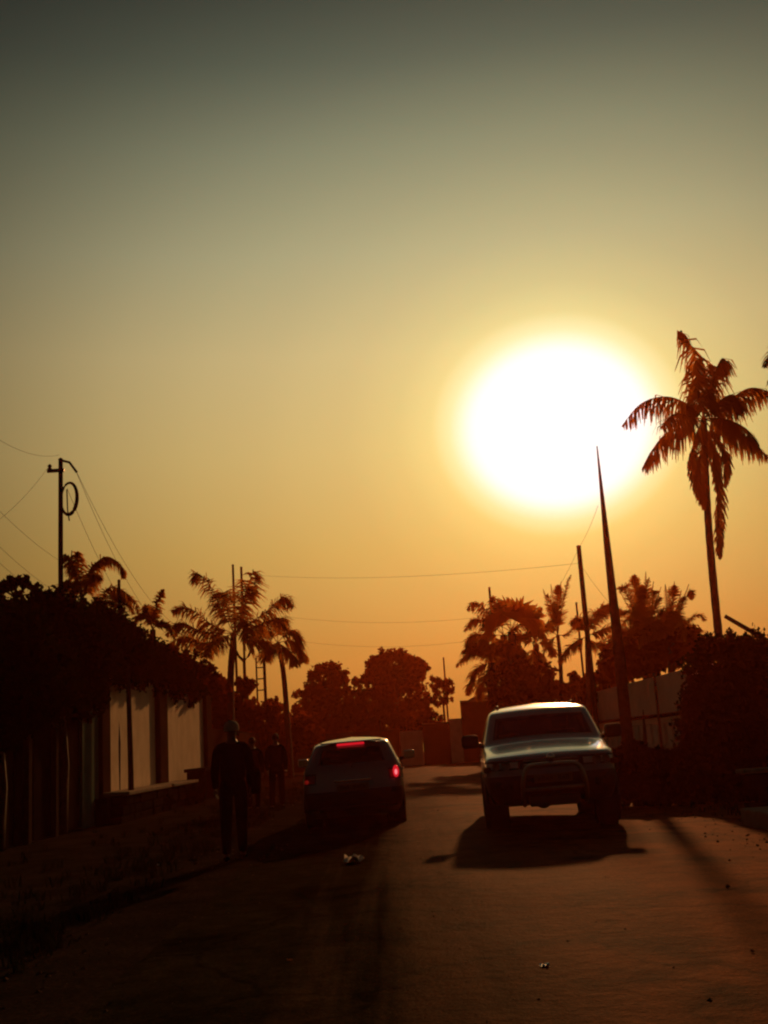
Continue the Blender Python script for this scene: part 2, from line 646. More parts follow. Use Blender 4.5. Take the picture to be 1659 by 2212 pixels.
def fan(parent, base, tip, r, n=18, m='leaf_palm', arc=2.5, droop=.5):
    """one fan leaf: petiole and a pleated half wheel of blades"""
    base, tip = Vector(base), Vector(tip)
    mb = MB()
    mid = base.lerp(tip, .5) + Vector((0, 0, .06))
    mb.tube([base, mid, tip], [.022, .018, .012], 5)
    ax = (tip - mid).normalized()
    sd = ax.cross(Vector((rng.uniform(-.5, .5), 1, rng.uniform(-.6, .6)))).normalized()
    sd = (sd + Vector((0, rng.uniform(-.3, .3), 0))).normalized()
    nn = ax.cross(sd).normalized()
    for i in range(n):
        a = (i / (n - 1) - .5) * 2 * arc / 2 * 1.15 + rng.uniform(-.04, .04)
        d = (ax * math.cos(a) + sd * math.sin(a)).normalized()
        ln = r * rng.uniform(.85, 1.1)
        d2 = (d + Vector((0, 0, -droop * rng.uniform(.4, 1.2)))).normalized()
        wv = nn.cross(d).normalized() * (r * .085)
        q1 = tip + d * ln * .58 + nn * (.02 if i % 2 else -.02)
        q2 = q1 + d2 * ln * .42
        mb.add([tip - wv * .25, tip + wv * .25, q1 + wv, q1 - wv, q2 + wv * .15, q2 - wv * .15], [(0, 1, 2, 3), (3, 2, 4, 5)])
    return mb.build('fan_leaf', m, parent)


def trunk(parent, pts, r0, r1, m='bark', n=10, rings=True):
    mb = MB()
    P = bez(pts, 36 if rings else 10)
    k = len(P) - 1
    rad = [(r0 + (r1 - r0) * i / k) * (1 + (.06 if rings and i % 2 else 0)) for i in range(k + 1)]
    mb.tube(P, rad, n)
    return mb.build('trunk', m, parent, True)


def arc_ctrl(c, az, rise, length, sag):
    """controls for a frond leaving c at compass az (0 = +x), rising then sagging"""
    d = Vector((math.cos(az), math.sin(az), 0))
    return [c, c + d * length * .38 + Vector((0, 0, rise * length)), c + d * length * .75 + Vector((0, 0, (rise * 1.25 - sag * .35) * length)),
            c + d * length * .98 + Vector((0, 0, (rise * 1.1 - sag) * length))]


def wire(p0, p1, sag, r=.005, seg=18):
    p0, p1 = Vector(p0), Vector(p1)
    return [p0.lerp(p1, i / seg) - Vector((0, 0, sag * 4 * (i / seg) * (1 - i / seg))) for i in range(seg + 1)]


# ------------------------------------------------------------------ ground and road
def sheet(name, x0, x1, y0, y1, z, m, nx=1, ny=1, fn=None):
    V, F = [], []
    for j in range(ny + 1):
        for i in range(nx + 1):
            a, b = i / nx, j / ny
            x, y, zz = x0 + (x1 - x0) * a, y0 + (y1 - y0) * b, z
            if fn:
                x, y, zz = fn(x, y, zz, a, b)
            V.append((x, y, zz))
    for j in range(ny):
        for i in range(nx):
            q = j * (nx + 1) + i
            F.append((q, q + 1, q + nx + 2, q + nx + 1))
    mb = MB().add(V, F)
    o = mb.build(name, m, None, True)
    o['kind'] = 'structure'
    return o


sheet('ground', -160, 160, -60, 190, 0, 'ground')


def verge_fn(x, y, z, a, b):
    z += .025 * math.sin(y * .9 + x) * math.sin(x * 1.7) * min(1, a * 4) * min(1, (1 - a) * 4) + .04
    if a > .99:
        z = .004
    return x, y, z


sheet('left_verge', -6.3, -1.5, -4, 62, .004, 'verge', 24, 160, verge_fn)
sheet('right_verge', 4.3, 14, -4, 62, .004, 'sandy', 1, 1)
sheet('junction', -40, 40, 62.2, 71.5, .004, 'sandy', 1, 1)


def road_fn(x, y, z, a, b):
    u = a * 2 - 1
    wob = .22 * math.sin(y * .53) + .16 * math.sin(y * 1.31 + 1) + .09 * math.sin(y * 3.1 + 2) + .05 * math.sin(y * 6.7)
    if a < .5:
        x += wob * (1 - a * 2)
    else:
        x += wob * .7 * (a * 2 - 1)
    z += .075 * (1 - u * u) + .006 * math.sin(y * 1.9 + x * 2.3) * (1 - abs(u)) + .006 * math.sin(y * .8 - x * 3) * (1 - abs(u))
    return x, y, z


sheet('road', -2.15, 4.75, -6, 62.5, .012, 'road', 40, 320, road_fn)


def road_z(x):
    u = (x - 1.4) / 3.35
    return .012 + .075 * max(0, 1 - u * u)


hz = MB().box(-161, 161, -61, 191, -1.2, 15.0).build('haze', 'leaf_dark')
hz['kind'] = 'stuff'
hm = bpy.data.materials.new('haze_air')
hm.use_nodes = True
ht = hm.node_tree
ht.nodes.clear()
hv = N(ht, 'ShaderNodeVolumePrincipled')
hv.inputs['Color'].default_value = (1.0, .17, .045, 1)
hv.inputs['Density'].default_value = .0004
hv.inputs['Anisotropy'].default_value = .82
ho = N(ht, 'ShaderNodeOutputMaterial')
ht.links.new(hv.outputs[0], ho.inputs['Volume'])
hz.data.materials[0] = hm

# ------------------------------------------------------------------ left boundary: gate, wall, planter
LX = -6.2


def Yl(x):
    return -LX * FPX / (800 - x)


g = thing('sliding_gate', 'metal sheet gate beside the road, coloured near-black to look shaded, below the black hedge', 'gate', (LX, 17.5, 0))
y = 12.2
k = 0
while y < 22.9:
    w = .52
    MB().bbox(LX - .02 + (.018 if k % 2 else 0), LX + .02 + (.018 if k % 2 else 0), y, y + w - .02, .06, 2.55, .008).build('panel', 'gate_shaded', g)
    y += w
    k += 1
MB().box(LX - .05, LX - .025, 12.1, 23, .02, .10).box(LX - .05, LX - .025, 12.1, 23, 1.25, 1.33).box(LX - .05, LX - .025, 12.1, 23, 2.5, 2.6).build('frame', 'steel_dark', g)
for yy in (19.4, 21.0):
    MB().bbox(LX + .04, LX + .14, yy, yy + .18, 0, 2.7, .01).build('rib', 'timber', g)

w_ = thing('boundary_wall', 'cream rendered garden wall with dark pillars, sunlit under the overhanging hedge', 'wall', (LX, 32, 0))


def panel(name, y0, y1, z0, z1, m, dx=0.0, th=.2):
    return MB().bbox(LX - th + dx, LX + dx, y0, y1, z0, z1, .012).build(name, m, w_)


panel('gate_pillar', 23.05, 24.35, 0, 2.75, 'wall_green', .08).__setitem__('label', 'grey-green pillar at the end of the gate')
panel('pillar', 24.4, 25.1, 0, 3.4, 'wall_dark', .16)
panel('panel', 25.12, 30.78, .3, 3.35, 'wall_pale')
panel('pillar', 30.8, 31.9, 0, 3.4, 'wall_dark', .14)
panel('panel', 31.92, 39.0, .3, 3.3, 'wall_pale')
panel('pillar', 39.02, 40.1, 0, 3.4, 'wall_dark', .14)
panel('panel', 40.12, 61.0, 0, 2.3, 'wall_dark')
panel('plinth', 25.12, 30.78, 0, .298, 'stone_dark', .03)
panel('plinth', 31.92, 39.0, 0, .298, 'stone_dark', .03)

pl = thing('stone_planter', 'low dark stone planter with a pale flat top along the cream wall', 'planter', (LX + .5, 27.5, 0))
yy = 24.2
rows = 0
for row in range(3):
    yy = 24.0 + .2 * row
    while yy < 33.4:
        L = rng.uniform(.45, .8)
        d = rng.uniform(-.03, .03)
        MB().bbox(LX + .34, LX + .66 + d, yy, min(yy + L - .02, 33.5), row * .2, row * .2 + .19, .03).build('stone', 'stone_dark', pl)
        yy += L
MB().box(LX + .045, LX + .339, 24.0, 33.5, 0, .58).build('fill', 'stone_dark', pl)
for a, b in ((24.4, 26.4), (26.43, 29.2), (29.6, 33.4)):
    MB().bbox(LX + .045, LX + .72, a, b, .602, .68, .015).build('coping_slab', 'concrete', pl)
bx = thing('bench', 'dark low bench standing under the far cream wall panel', 'bench', (LX + .55, 35.5, 0))
MB().bbox(LX + .2, LX + .85, 33.9, 38.2, .88, .98, .02).build('seat', 'stone_dark', bx)
for yy in (34.1, 36.0, 37.8):
    MB().bbox(LX + .25, LX + .8, yy, yy + .25, 0, .879, .02).build('leg', 'stone_dark', bx)

pt = thing('prop_pole', 'thin dark wooden pole leaning in front of the cream wall', 'pole', tuple(at(284, 1716, 25.6))[:2] + (0,))
b0 = at(284, 1716, 25.6)
MB().tube([(b0.x, b0.y, -.1), (b0.x - .02, b0.y + .02, 1.6), (b0.x - .05, b0.y, 3.6)], [.07, .062, .05], 8).build('shaft', 'pole_wood', pt, True)
MB().lathe([(.09, -.02), (.09, .07), (.06, .09)], (b0.x, b0.y, 0), 'z', 10).build('footing', 'concrete', pt)

# ------------------------------------------------------------------ right boundary: wall with slots
RX = 9.0
rw = thing('slotted_wall', 'tall grey rendered wall with a ledge and narrow slots beside the road, behind dark bushes', 'wall', (RX, 38, 0))


def rpanel(name, y0, y1, z0, z1, m='wall_grey', dx=0.0, th=.22):
    return MB().bbox(RX - dx, RX - dx + th, y0, y1, z0, z1, .012).build(name, m, rw)


rpanel('base_course', 31.6, 60, 0, .78)
yy = 31.6
while yy < 46:
    rpanel('slot_pier', yy, yy + .62, .79, 1.48)
    yy += .95
rpanel('panel', yy, 60, .79, 1.48)
MB().box(RX + .17, RX + .21, 31.6, 46.2, .8, 1.47).build('slot_back', 'wall_dark', rw)
rpanel('lintel', 31.6, 60, 1.49, 1.68)
rpanel('ledge', 31.5, 60.1, 1.69, 1.79, 'stone_dark', .07, .30)
rpanel('upper_panel', 31.6, 38.0, 1.80, 3.0)
rpanel('upper_panel', 38.04, 46, 1.80, 3.0)
rpanel('upper_panel', 46.04, 60, 1.80, 3.0)
rpanel('pillar', 31.0, 31.55, 0, 3.15, 'wall_grey', .06, .34)
MB().tube([(RX - .12, 36.4, 0), (RX - .12, 36.4, 3.1)], .045, 8).build('downpipe', 'steel_dark', rw)

lw = thing('low_wall', 'low dark block wall at the road edge in front of the tall dark hedge', 'wall', (6.3, 16.5, 0))
for j in range(3):
    xx = 5.15 + (.22 if j % 2 else 0)
    while xx < 8.6:
        MB().bbox(xx, xx + .43, 16.4, 16.62, j * .2, j * .2 + .19, .012).build('block', 'stone_dark', lw)
        xx += .44
MB().bbox(5.1, 9.0, 16.33, 16.69, .602, .665, .012).build('coping', 'concrete', lw)

kb = thing('kerb_block', 'concrete culvert kerb with a sunlit top at the right road edge', 'kerb', (4.9, 13, 0))
ke = at(1530, 1772, 15.0)
yy = 15.0
while yy > 4.0:
    x0 = 4.58
    MB().bbox(x0, x0 + .42, yy - 1.18, yy, 0, .235, .025).build('kerbstone', 'concrete', kb)
    yy -= 1.2

# ------------------------------------------------------------------ far end of the street
fw = thing('end_wall', 'dark red-brown wall closing the far end of the street', 'wall', (0, 72, 0))
for a, b, z1, m in ((-34, -20, 2.6, 'wall_dark'), (-19.97, -8.0, 2.4, 'wall_dark'), (-7.97, 1.0, 2.3, 'wall_dark'), (1.03, 2.45, 2.15, 'wall_pale'),
                    (2.48, 4.2, 2.5, 'wall_dark'), (5.0, 9.2, 3.75, 'wall_dark'), (9.23, 22, 3.2, 'wall_dark')):
    o = MB().bbox(a, b, 72, 72.25, 0, z1, .015).build('panel', m, fw)
    if m == 'wall_pale':
        o['label'] = 'pale section of the end wall'
MB().bbox(4.22, 4.98, 71.9, 72.35, 0, 2.75, .03).build('pillar', 'wall_pale', fw)
for a, b in ((5.0, 9.2), (2.48, 4.2)):
    MB().bbox(a, b, 71.9, 72.33, 3.752 if a > 4.9 else 2.502, 3.85 if a > 4.9 else 2.58, .02).build('coping', 'concrete', fw)
hb = thing('flat_roofed_house', 'small flat-roofed house with a sunlit parapet behind the end wall', 'house', (8.5, 80, 0))
MB().bbox(6.6, 11, 77, 83, 0, 4.1, .03).build('wall', 'wall_dark', hb)
MB().bbox(6.4, 11.2, 76.8, 83.2, 4.102, 4.3, .03).build('roof', 'concrete', hb)
MB().tube([(6.7, 77.2, 4.3), (6.7, 77.2, 4.75)], .09, 8).build('vent_pipe', 'concrete', hb)
win = MB().box(7.6, 8.9, 76.95, 76.998, 1.6, 3.0).build('window', 'glass_tint', hb)
MB().box(7.5, 9.0, 76.93, 77.0, 3.002, 3.1).box(7.5, 9.0, 76.93, 77.0, 1.5, 1.598).build('frame', 'timber', win)

# ------------------------------------------------------------------ poles and wires
def pole(label, top, x_base, Y, r0=.13, r1=.09, lean=0, cat='utility pole', extra=None):
    t_ = at(top[0], top[1], Y)
    b_ = Vector((t_.x + lean, Y, 0))
    t = thing('utility_pole', label, cat, b_, 0, 'utility poles along the street')
    MB().tube([b_ - Vector((0, 0, .2)), b_.lerp(t_, .35) + Vector((.02, 0, 0)), b_.lerp(t_, .7), t_], [r0, r0 * .9, (r0 + r1) / 2, r1], 12).build('shaft', 'pole_wood', t, True)
    MB().lathe([(r1 * 1.02, -.02), (r1 * 1.08, .03), (.01, .06)], t_, 'z', 12).build('cap', 'steel_dark', t)
    if extra:
        extra(t, t_)
    return t, t_


def left_pole_gear(t, p):
    MB().bbox(p.x - .28, p.x + .12, p.y - .16, p.y - .09, p.z - .32, p.z - .24, .01).build('bracket', 'steel_dark', t)
    for dx, dz in ((-.22, -.242),):
        MB().lathe([(.02, 0), (.05, .02), (.03, .05), (.055, .08), (.03, .11), (.01, .13)], (p.x + dx, p.y - .12, p.z + dz), 'z', 10).build('insulator', 'plate_print', t)
    # stay arm and the dropper down the pole
    MB().tube([(p.x, p.y - .1, p.z - .02), (p.x + .22, p.y - .05, p.z - .08), (p.x + .38, p.y, p.z - .32)], .03, 6).build('arm', 'steel_dark', t)
    MB().tube([(p.x + .18, p.y - .13, p.z - .75), (p.x + .2, p.y - .14, p.z - 1.25), (p.x + .24, p.y - .14, p.z - 1.5)], .016, 5).build('dropper_cable', 'wire', t)
    MB().tube(
        [(p.x + .3, p.y - .14, p.z - 2.2), (p.x + .2, p.y - .13, p.z - 3.1), (p.x + .14, p.y - .1, p.z - 3.5)], .012, 5).build('dropper_cable', 'wire', t)


P1, P1t = pole('tall dark utility pole with a coil of cable, above the black hedge', (131, 994), 0, 25.3, .062, .052, extra=left_pole_gear)
cc = at(149, 1077, 25.2)
mb = MB()
for k in range(5):
    ring = []
    for i in range(25):
        a = 2 * math.pi * i / 24
        ring.append((cc.x + (.235 + .012 * k) * .72 * math.cos(a), cc.y - .02 + .012 * k + .05 * math.sin(a), cc.z + (.375 + .008 * k) * math.sin(a)))
    mb.tube(ring, .02, 6, False)
tag(mb.build('cable_coil', 'wire', None, True), 'round coil of spare cable hung on the tall left utility pole', 'cable coil')

PA, PAt = pole('thick tapering utility pole rising in front of the sun glare', (1290, 968), 0, 27.5, .155, .016)
PB, PBt = pole('shorter utility pole with a flat top left of the thick tapering pole', (1250, 1181), 0, 38, .10, .078)
PC, PCt = pole('utility pole standing in the fan palms right of the street', (1057, 1270), 0, 58, .07, .06)
PD, PDt = pole('thin far utility pole beside the small weeping tree', (958, 1421), 0, 88, .08, .06)
PE, PEt = pole('thin post among the spiky palms, next to the flat-topped pole', (1245, 1303), 0, 56, .06, .05)
PF, PFt = pole('left one of two poles rising out of the feather palm', (503, 1221), 0, 60, .075, .06)
PG, PGt = pole('right one of two poles rising out of the feather palm', (521, 1226), 0, 61, .065, .065)
PH, PHt = pole('short dark post in front of the drooping palm by the hedge', (257, 1256), 0, 29, .05, .04)
PI, PIt = pole('stub pole carrying the rungs beside a taller thin pole', (553, 1422), 0, 62, .055, .0455)


def rungs(t, p):
    for k in range(4):
        z = p.z - .75 - k * .62
        MB().tube([(p.x - .42, p.y, z), (p.x + .02, p.y, z)], .035, 6).build('rung', 'steel_dark', t)


PJ, PJt = pole('thin pole with ladder rungs below the palm crown', (569, 1388), 0, 62, .09, .08, extra=rungs)
# Y-headed lamp post between the palm trunks
lt = at(527, 1428, 58)
lp = thing('forked_post', 'slender post with a forked top under the feather palm', 'post', (lt.x, lt.y, 0))
MB().tube([(lt.x, lt.y, 0), (lt.x, lt.y, lt.z)], [.09, .075], 8).build('shaft', 'pole_wood', lp)
for s in (-1, 1):
    MB().tube([lt, lt + Vector((s * .25, 0, .25)), lt + Vector((s * .5, 0, .8))], [.09, .07, .05], 6).build('arm', 'pole_wood', lp)

WG = 'overhead wires'


def owire(label, p0, p1, sag, r=.005):
    tag(MB().tube(wire(p0, p1, sag), r, 5, False).build('overhead_wire', 'wire'), label, 'wire', WG)


e = at(402, 1385, 46)
owire('uppermost of the wires sloping from the tall left pole into the trees', P1t + Vector((.36, 0, -.28)), e + Vector((.3, 0, .35)), .9, .005)
owire('middle one of the wires sloping from the tall left pole into the trees', P1t + Vector((.38, 0, -.34)), e, 1.05, .005)
owire('lowest thin wire sloping from the tall left pole into the trees', P1t + Vector((.18, -.1, -.72)), e + Vector((-.5, 0, -.1)), 1.1, .005)
owire('wire rising from the tall left pole top towards the upper frame edge', P1t + Vector((0, -.1, .1)), at(-90, 885, 15), .25, .003)
owire('wire dropping from the tall left pole bracket towards the frame edge', P1t + Vector((-.24, -.1, -.15)), at(-90, 1180, 17), .2, .003)
for k, (ya, yb, lab) in enumerate(((1010, 1235, 'highest of three wires sinking behind the black hedge'), (1090, 1305, 'second of three wires sinking behind the black hedge'),
                                   (1130, 1330, 'lowest of three wires sinking behind the black hedge'))):
    owire(lab, at(-90, ya, 16), at(180, yb, 31), .25, .0032)
owire('long wire spanning the street from the flat-topped pole to the palm poles', at(1249, 1217, 38), at(521, 1240, 61), .35, .005)
owire('wire leaving the flat-topped pole towards the palm clump', at(1254, 1219, 38), at(1345, 1330, 41), .15, .005)
owire('faint far wire level with the fan palm tops', at(1057, 1331, 58), at(521, 1318, 61), .5, .005)
owire('faint far wire just above the round trees', at(1057, 1378, 58), at(569, 1372, 62), .55, .005)
owire('thin wire hanging from the thick tapering pole to the flat-topped pole', at(1292, 1092, 27.5), at(1250, 1184, 38), .08, .005)
owire('thin wire falling from the flat-topped pole into the spiky palm', at(1249, 1186, 38), at(1198, 1282, 52), .08, .005)

# ------------------------------------------------------------------ trees, hedges, bushes
def grounded(lst):
    x = sum(b[0][0] for b in lst) / len(lst)
    y = sum(b[0][1] for b in lst) / len(lst)
    return (x, y, 0)


def green(name, label, cat, lst, leaf, n, m, group=None, deep=1.3, tr=.12, squash=1.0, base=None, shell=.45, elong=1.6):
    b = pblobs(lst, squash, deep)
    return tree(name, label, cat, b, base or grounded(b), leaf, n, m, tr, group, shell=shell, elong=elong)


LH = 'overgrown trees behind the left wall'
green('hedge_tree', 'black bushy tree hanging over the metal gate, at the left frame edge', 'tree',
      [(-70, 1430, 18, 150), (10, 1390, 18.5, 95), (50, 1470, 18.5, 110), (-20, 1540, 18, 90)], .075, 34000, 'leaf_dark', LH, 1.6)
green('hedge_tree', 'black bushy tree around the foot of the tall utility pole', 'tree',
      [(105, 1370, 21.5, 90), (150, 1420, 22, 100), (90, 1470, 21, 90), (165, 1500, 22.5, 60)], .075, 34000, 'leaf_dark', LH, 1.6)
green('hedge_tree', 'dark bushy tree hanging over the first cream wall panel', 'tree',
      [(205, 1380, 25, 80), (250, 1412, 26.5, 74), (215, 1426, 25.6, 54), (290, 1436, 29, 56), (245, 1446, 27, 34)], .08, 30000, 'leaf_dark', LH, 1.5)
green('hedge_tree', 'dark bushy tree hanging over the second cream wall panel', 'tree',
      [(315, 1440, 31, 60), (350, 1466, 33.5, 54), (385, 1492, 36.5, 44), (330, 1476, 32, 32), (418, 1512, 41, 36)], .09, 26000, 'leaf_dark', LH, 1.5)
green('small_tree', 'small rounded treetop poking above the black hedge at the frame edge', 'tree',
      [(18, 1262, 23, 22, 16), (52, 1258, 23, 20, 14), (-10, 1275, 23, 26, 20), (75, 1272, 23, 14, 10), (40, 1285, 23, 15, 7)], .07, 2600, 'leaf_dark', None, 1, .05, shell=.3)

RB = 'far bushes left of the street'
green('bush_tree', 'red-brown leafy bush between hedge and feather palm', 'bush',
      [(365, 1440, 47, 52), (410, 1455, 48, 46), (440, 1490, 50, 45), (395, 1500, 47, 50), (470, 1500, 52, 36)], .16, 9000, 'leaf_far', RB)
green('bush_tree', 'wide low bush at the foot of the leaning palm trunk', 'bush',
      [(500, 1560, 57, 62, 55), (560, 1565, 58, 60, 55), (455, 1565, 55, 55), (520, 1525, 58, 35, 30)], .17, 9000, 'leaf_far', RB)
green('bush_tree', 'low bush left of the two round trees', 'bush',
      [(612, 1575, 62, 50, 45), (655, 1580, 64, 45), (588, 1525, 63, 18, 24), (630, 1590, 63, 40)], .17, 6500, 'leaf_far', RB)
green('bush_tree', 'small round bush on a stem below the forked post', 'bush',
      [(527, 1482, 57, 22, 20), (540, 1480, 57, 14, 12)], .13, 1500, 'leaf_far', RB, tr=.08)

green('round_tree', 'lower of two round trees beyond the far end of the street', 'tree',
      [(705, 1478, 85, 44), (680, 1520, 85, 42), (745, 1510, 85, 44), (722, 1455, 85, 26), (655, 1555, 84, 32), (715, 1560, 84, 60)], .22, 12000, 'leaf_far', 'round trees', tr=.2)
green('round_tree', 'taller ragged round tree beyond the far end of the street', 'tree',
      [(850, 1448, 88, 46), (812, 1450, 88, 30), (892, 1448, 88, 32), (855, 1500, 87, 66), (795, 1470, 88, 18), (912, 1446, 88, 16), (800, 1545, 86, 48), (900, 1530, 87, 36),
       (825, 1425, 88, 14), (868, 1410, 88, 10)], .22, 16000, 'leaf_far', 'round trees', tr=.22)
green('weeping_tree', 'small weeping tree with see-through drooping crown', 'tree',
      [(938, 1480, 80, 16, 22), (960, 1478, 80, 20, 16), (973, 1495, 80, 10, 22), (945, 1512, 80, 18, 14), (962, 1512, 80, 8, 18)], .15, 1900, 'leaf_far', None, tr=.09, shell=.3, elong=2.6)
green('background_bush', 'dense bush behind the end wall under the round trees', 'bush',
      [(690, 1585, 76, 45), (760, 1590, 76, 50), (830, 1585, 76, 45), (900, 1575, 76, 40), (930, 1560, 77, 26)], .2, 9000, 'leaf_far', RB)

RG = 'bushes right of the street'
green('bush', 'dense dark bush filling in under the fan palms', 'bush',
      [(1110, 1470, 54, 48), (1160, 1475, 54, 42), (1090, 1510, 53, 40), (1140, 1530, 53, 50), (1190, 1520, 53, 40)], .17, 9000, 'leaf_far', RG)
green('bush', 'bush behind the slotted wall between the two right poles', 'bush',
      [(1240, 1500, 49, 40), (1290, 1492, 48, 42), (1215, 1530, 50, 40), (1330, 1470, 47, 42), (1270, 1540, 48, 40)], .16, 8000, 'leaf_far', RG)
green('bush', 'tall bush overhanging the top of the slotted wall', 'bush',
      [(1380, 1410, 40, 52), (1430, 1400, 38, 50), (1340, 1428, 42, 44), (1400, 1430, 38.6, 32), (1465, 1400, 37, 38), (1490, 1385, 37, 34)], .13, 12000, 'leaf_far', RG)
green('tall_hedge', 'tall dome of dark hedge at the right frame edge', 'hedge',
      [(1560, 1450, 21.5, 84), (1640, 1465, 21, 92), (1530, 1520, 21.5, 58), (1580, 1570, 21, 110), (1535, 1620, 21.5, 66), (1680, 1580, 20.5, 120), (1600, 1680, 20.5, 90)],
      .075, 52000, 'leaf_dark', None, 1.2, .16)
DG = 'low dark bushes on the right verge'
for xs, lab in (((1352, 1640), 'low dark bush next to the silver off-road car'), ((1420, 1655), 'low dark bush in the middle of the right verge'),
                ((1490, 1650), 'low dark bush at the foot of the tall dark hedge'), ((1590, 1690), 'low dark bush behind the low block wall')):
    x_, y_ = xs
    green('low_bush', lab, 'bush', [(x_, y_ + 20, 20, 52, 48), (x_ + 35, y_ + 40, 19.6, 46, 44), (x_ - 10, y_ + 60, 19.8, 40, 36), (x_ + 15, y_ - 8, 20.3, 38, 30)],
          .07, 11000, 'leaf_dark', DG, 1.2, .05)
green('low_bush', 'scrubby dark bush at the verge below the cream wall', 'bush',
      [(330, 1735, 29, 46, 22), (400, 1725, 32, 40, 24), (270, 1745, 27, 50, 22)], .08, 4200, 'leaf_dark', DG, 1.2, .04)

# ------------------------------------------------------------------ palms
def pts3(lst, Y):
    return [at(q[0], q[1], Y + (q[2] if len(q) > 2 else 0)) for q in lst]


def palm(label, crown, Y, trunk_px, fronds, L, r0=.16, r1=.12, dry=(), group='palms', fallback_n=0, w=.05, droop=.8, flen=2.2, spears=(), n=105, spread=1.0):
    c = at(*crown, Y)
    b = at(*trunk_px[0], Y)
    base = Vector((b.x, Y, 0))
    t = thing('palm_tree', label, 'palm', base, 0, group)
    trunk(t, [base - Vector((0, 0, .1)), base.lerp(c, .5) if len(trunk_px) == 1 else at(*trunk_px[1], Y), c], r0, r1)
    for f_ in fronds:
        frond(t, pts3(f_, Y), L, n=n, w=w, droop=droop, spread=spread)
    for f_ in spears:
        frond(t, pts3([crown, ((crown[0] + f_[0]) / 2 - 1, (crown[1] + f_[1]) / 2), f_], Y), .16, n=40, w=.022, droop=.05, spread=.3, start=.3)
    for f_ in dry:
        frond(t, pts3(f_, Y), L * .5, n=60, w=w, droop=1.6, m='leaf_dry', spread=.7)
    for k in range(fallback_n):
        az = 2 * math.pi * (k + rng.uniform(-.3, .3)) / fallback_n
        frond(t, arc_ctrl(c, az, rng.uniform(.1, .6), flen * rng.uniform(.8, 1.15), rng.uniform(.2, .8)), L, w=w, droop=droop)
    return t


C = (1520, 905)
palm('tall slender palm against the sun glare with ragged fronds and a hanging dead skirt', C, 33, [(1548, 1380), (1534, 1180)],
     [[C, (1508, 850), (1503, 780), (1484, 728), (1462, 713)],
      [C, (1512, 860, .3), (1508, 815, .4), (1512, 770, .3)],
      [C, (1522, 850, .4), (1532, 808, .5), (1536, 785, .4)],
      [C, (1532, 845), (1550, 790), (1562, 775), (1560, 812)],
      [C, (1490, 876), (1440, 857), (1385, 872), (1340, 924)],
      [C, (1480, 922), (1440, 935), (1407, 975), (1386, 1014)],
      [C, (1490, 900, -.8), (1455, 895, -1.4), (1425, 925, -1.8)],
      [C, (1552, 868), (1585, 853), (1602, 888)],
      [C, (1570, 868, .6), (1622, 838, .8), (1680, 852, .8)],
      [C, (1570, 922), (1615, 945), (1662, 990)],
      [C, (1565, 905, -.8), (1610, 925, -1.2), (1640, 960, -1.3)]],
     .98, .13, .09, n=66,
     dry=[[C, (1500, 950), (1495, 1010), (1510, 1085)], [C, (1515, 970, -.3), (1512, 1040, -.3), (1522, 1105, -.3)],
          [C, (1550, 945), (1570, 990), (1566, 1058)], [C, (1535, 960, .3), (1548, 1010, .3), (1545, 1065, .2)],
          [(1540, 985), (1556, 1060), (1553, 1140), (1555, 1212)]], w=.05, droop=2.0)
C = (1800, 770)
palm('palm beyond the right frame edge with only frond tips showing', C, 24, [(1800, 1600)],
     [[C, (1740, 735), (1680, 748), (1648, 795)], [C, (1745, 770), (1690, 790), (1660, 835)]], .5, .15, .11)

C = (505, 1368)
palm('big feather palm with drooping plumes left of the street', C, 52, [(500, 1640), (498, 1480)],
     [[C, (480, 1320), (452, 1262), (425, 1238), (416, 1258)],
      [C, (530, 1300), (545, 1238), (562, 1250)], [C, (520, 1310, .4), (538, 1268, .4), (556, 1280, .4)],
      [C, (570, 1325), (612, 1290), (634, 1312)], [C, (560, 1350, -.5), (600, 1335, -.8), (622, 1362, -.9)],
      [C, (460, 1350), (405, 1312), (368, 1320)], [C, (440, 1365, -.5), (390, 1345, -.8), (355, 1372, -.9)],
      [C, (450, 1390), (400, 1375), (352, 1398)], [C, (545, 1385), (575, 1385), (590, 1410)],
      [C, (490, 1310, .8), (485, 1280, 1.2), (478, 1290, 1.4)], [C, (520, 1340, -1.2), (530, 1345, -2), (535, 1390, -2.4)],
      [C, (475, 1380, -1), (455, 1390, -1.8), (440, 1420, -2.2)]], 1.0, .17, .14, w=.05, droop=.7)
C = (600, 1388)
palm('feather palm with a slender trunk leaning over the low bush', C, 56, [(626, 1600), (614, 1470)],
     [[C, (625, 1362), (645, 1370), (658, 1402)], [C, (632, 1385), (650, 1405), (655, 1432)], [C, (575, 1360), (555, 1365), (545, 1395)],
      [C, (600, 1350, .6), (605, 1335, 1), (615, 1345, 1.2)], [C, (618, 1400, -.6), (632, 1415, -.8), (636, 1440, -.9)],
      [C, (585, 1395, -.6), (575, 1410, -.9), (572, 1425, -1)]], .85, .14, .11, w=.05)
C = (180, 1292)
palm('drooping palm with one great arched frond beside the tall utility pole', C, 31, [(182, 1600)],
     [[C, (196, 1235), (228, 1203), (262, 1222), (268, 1252)], [C, (190, 1240, .3), (212, 1212, .4), (240, 1212, .3)],
      [C, (165, 1240), (150, 1208), (140, 1196)], [C, (170, 1235, .3), (166, 1205, .4), (168, 1190, .4)], [C, (158, 1262), (142, 1255), (132, 1275)],
      [C, (190, 1262, -.3), (204, 1240, -.4), (222, 1250, -.5)]], .42, .13, .10, w=.032, droop=1.0)
C = (240, 1330)
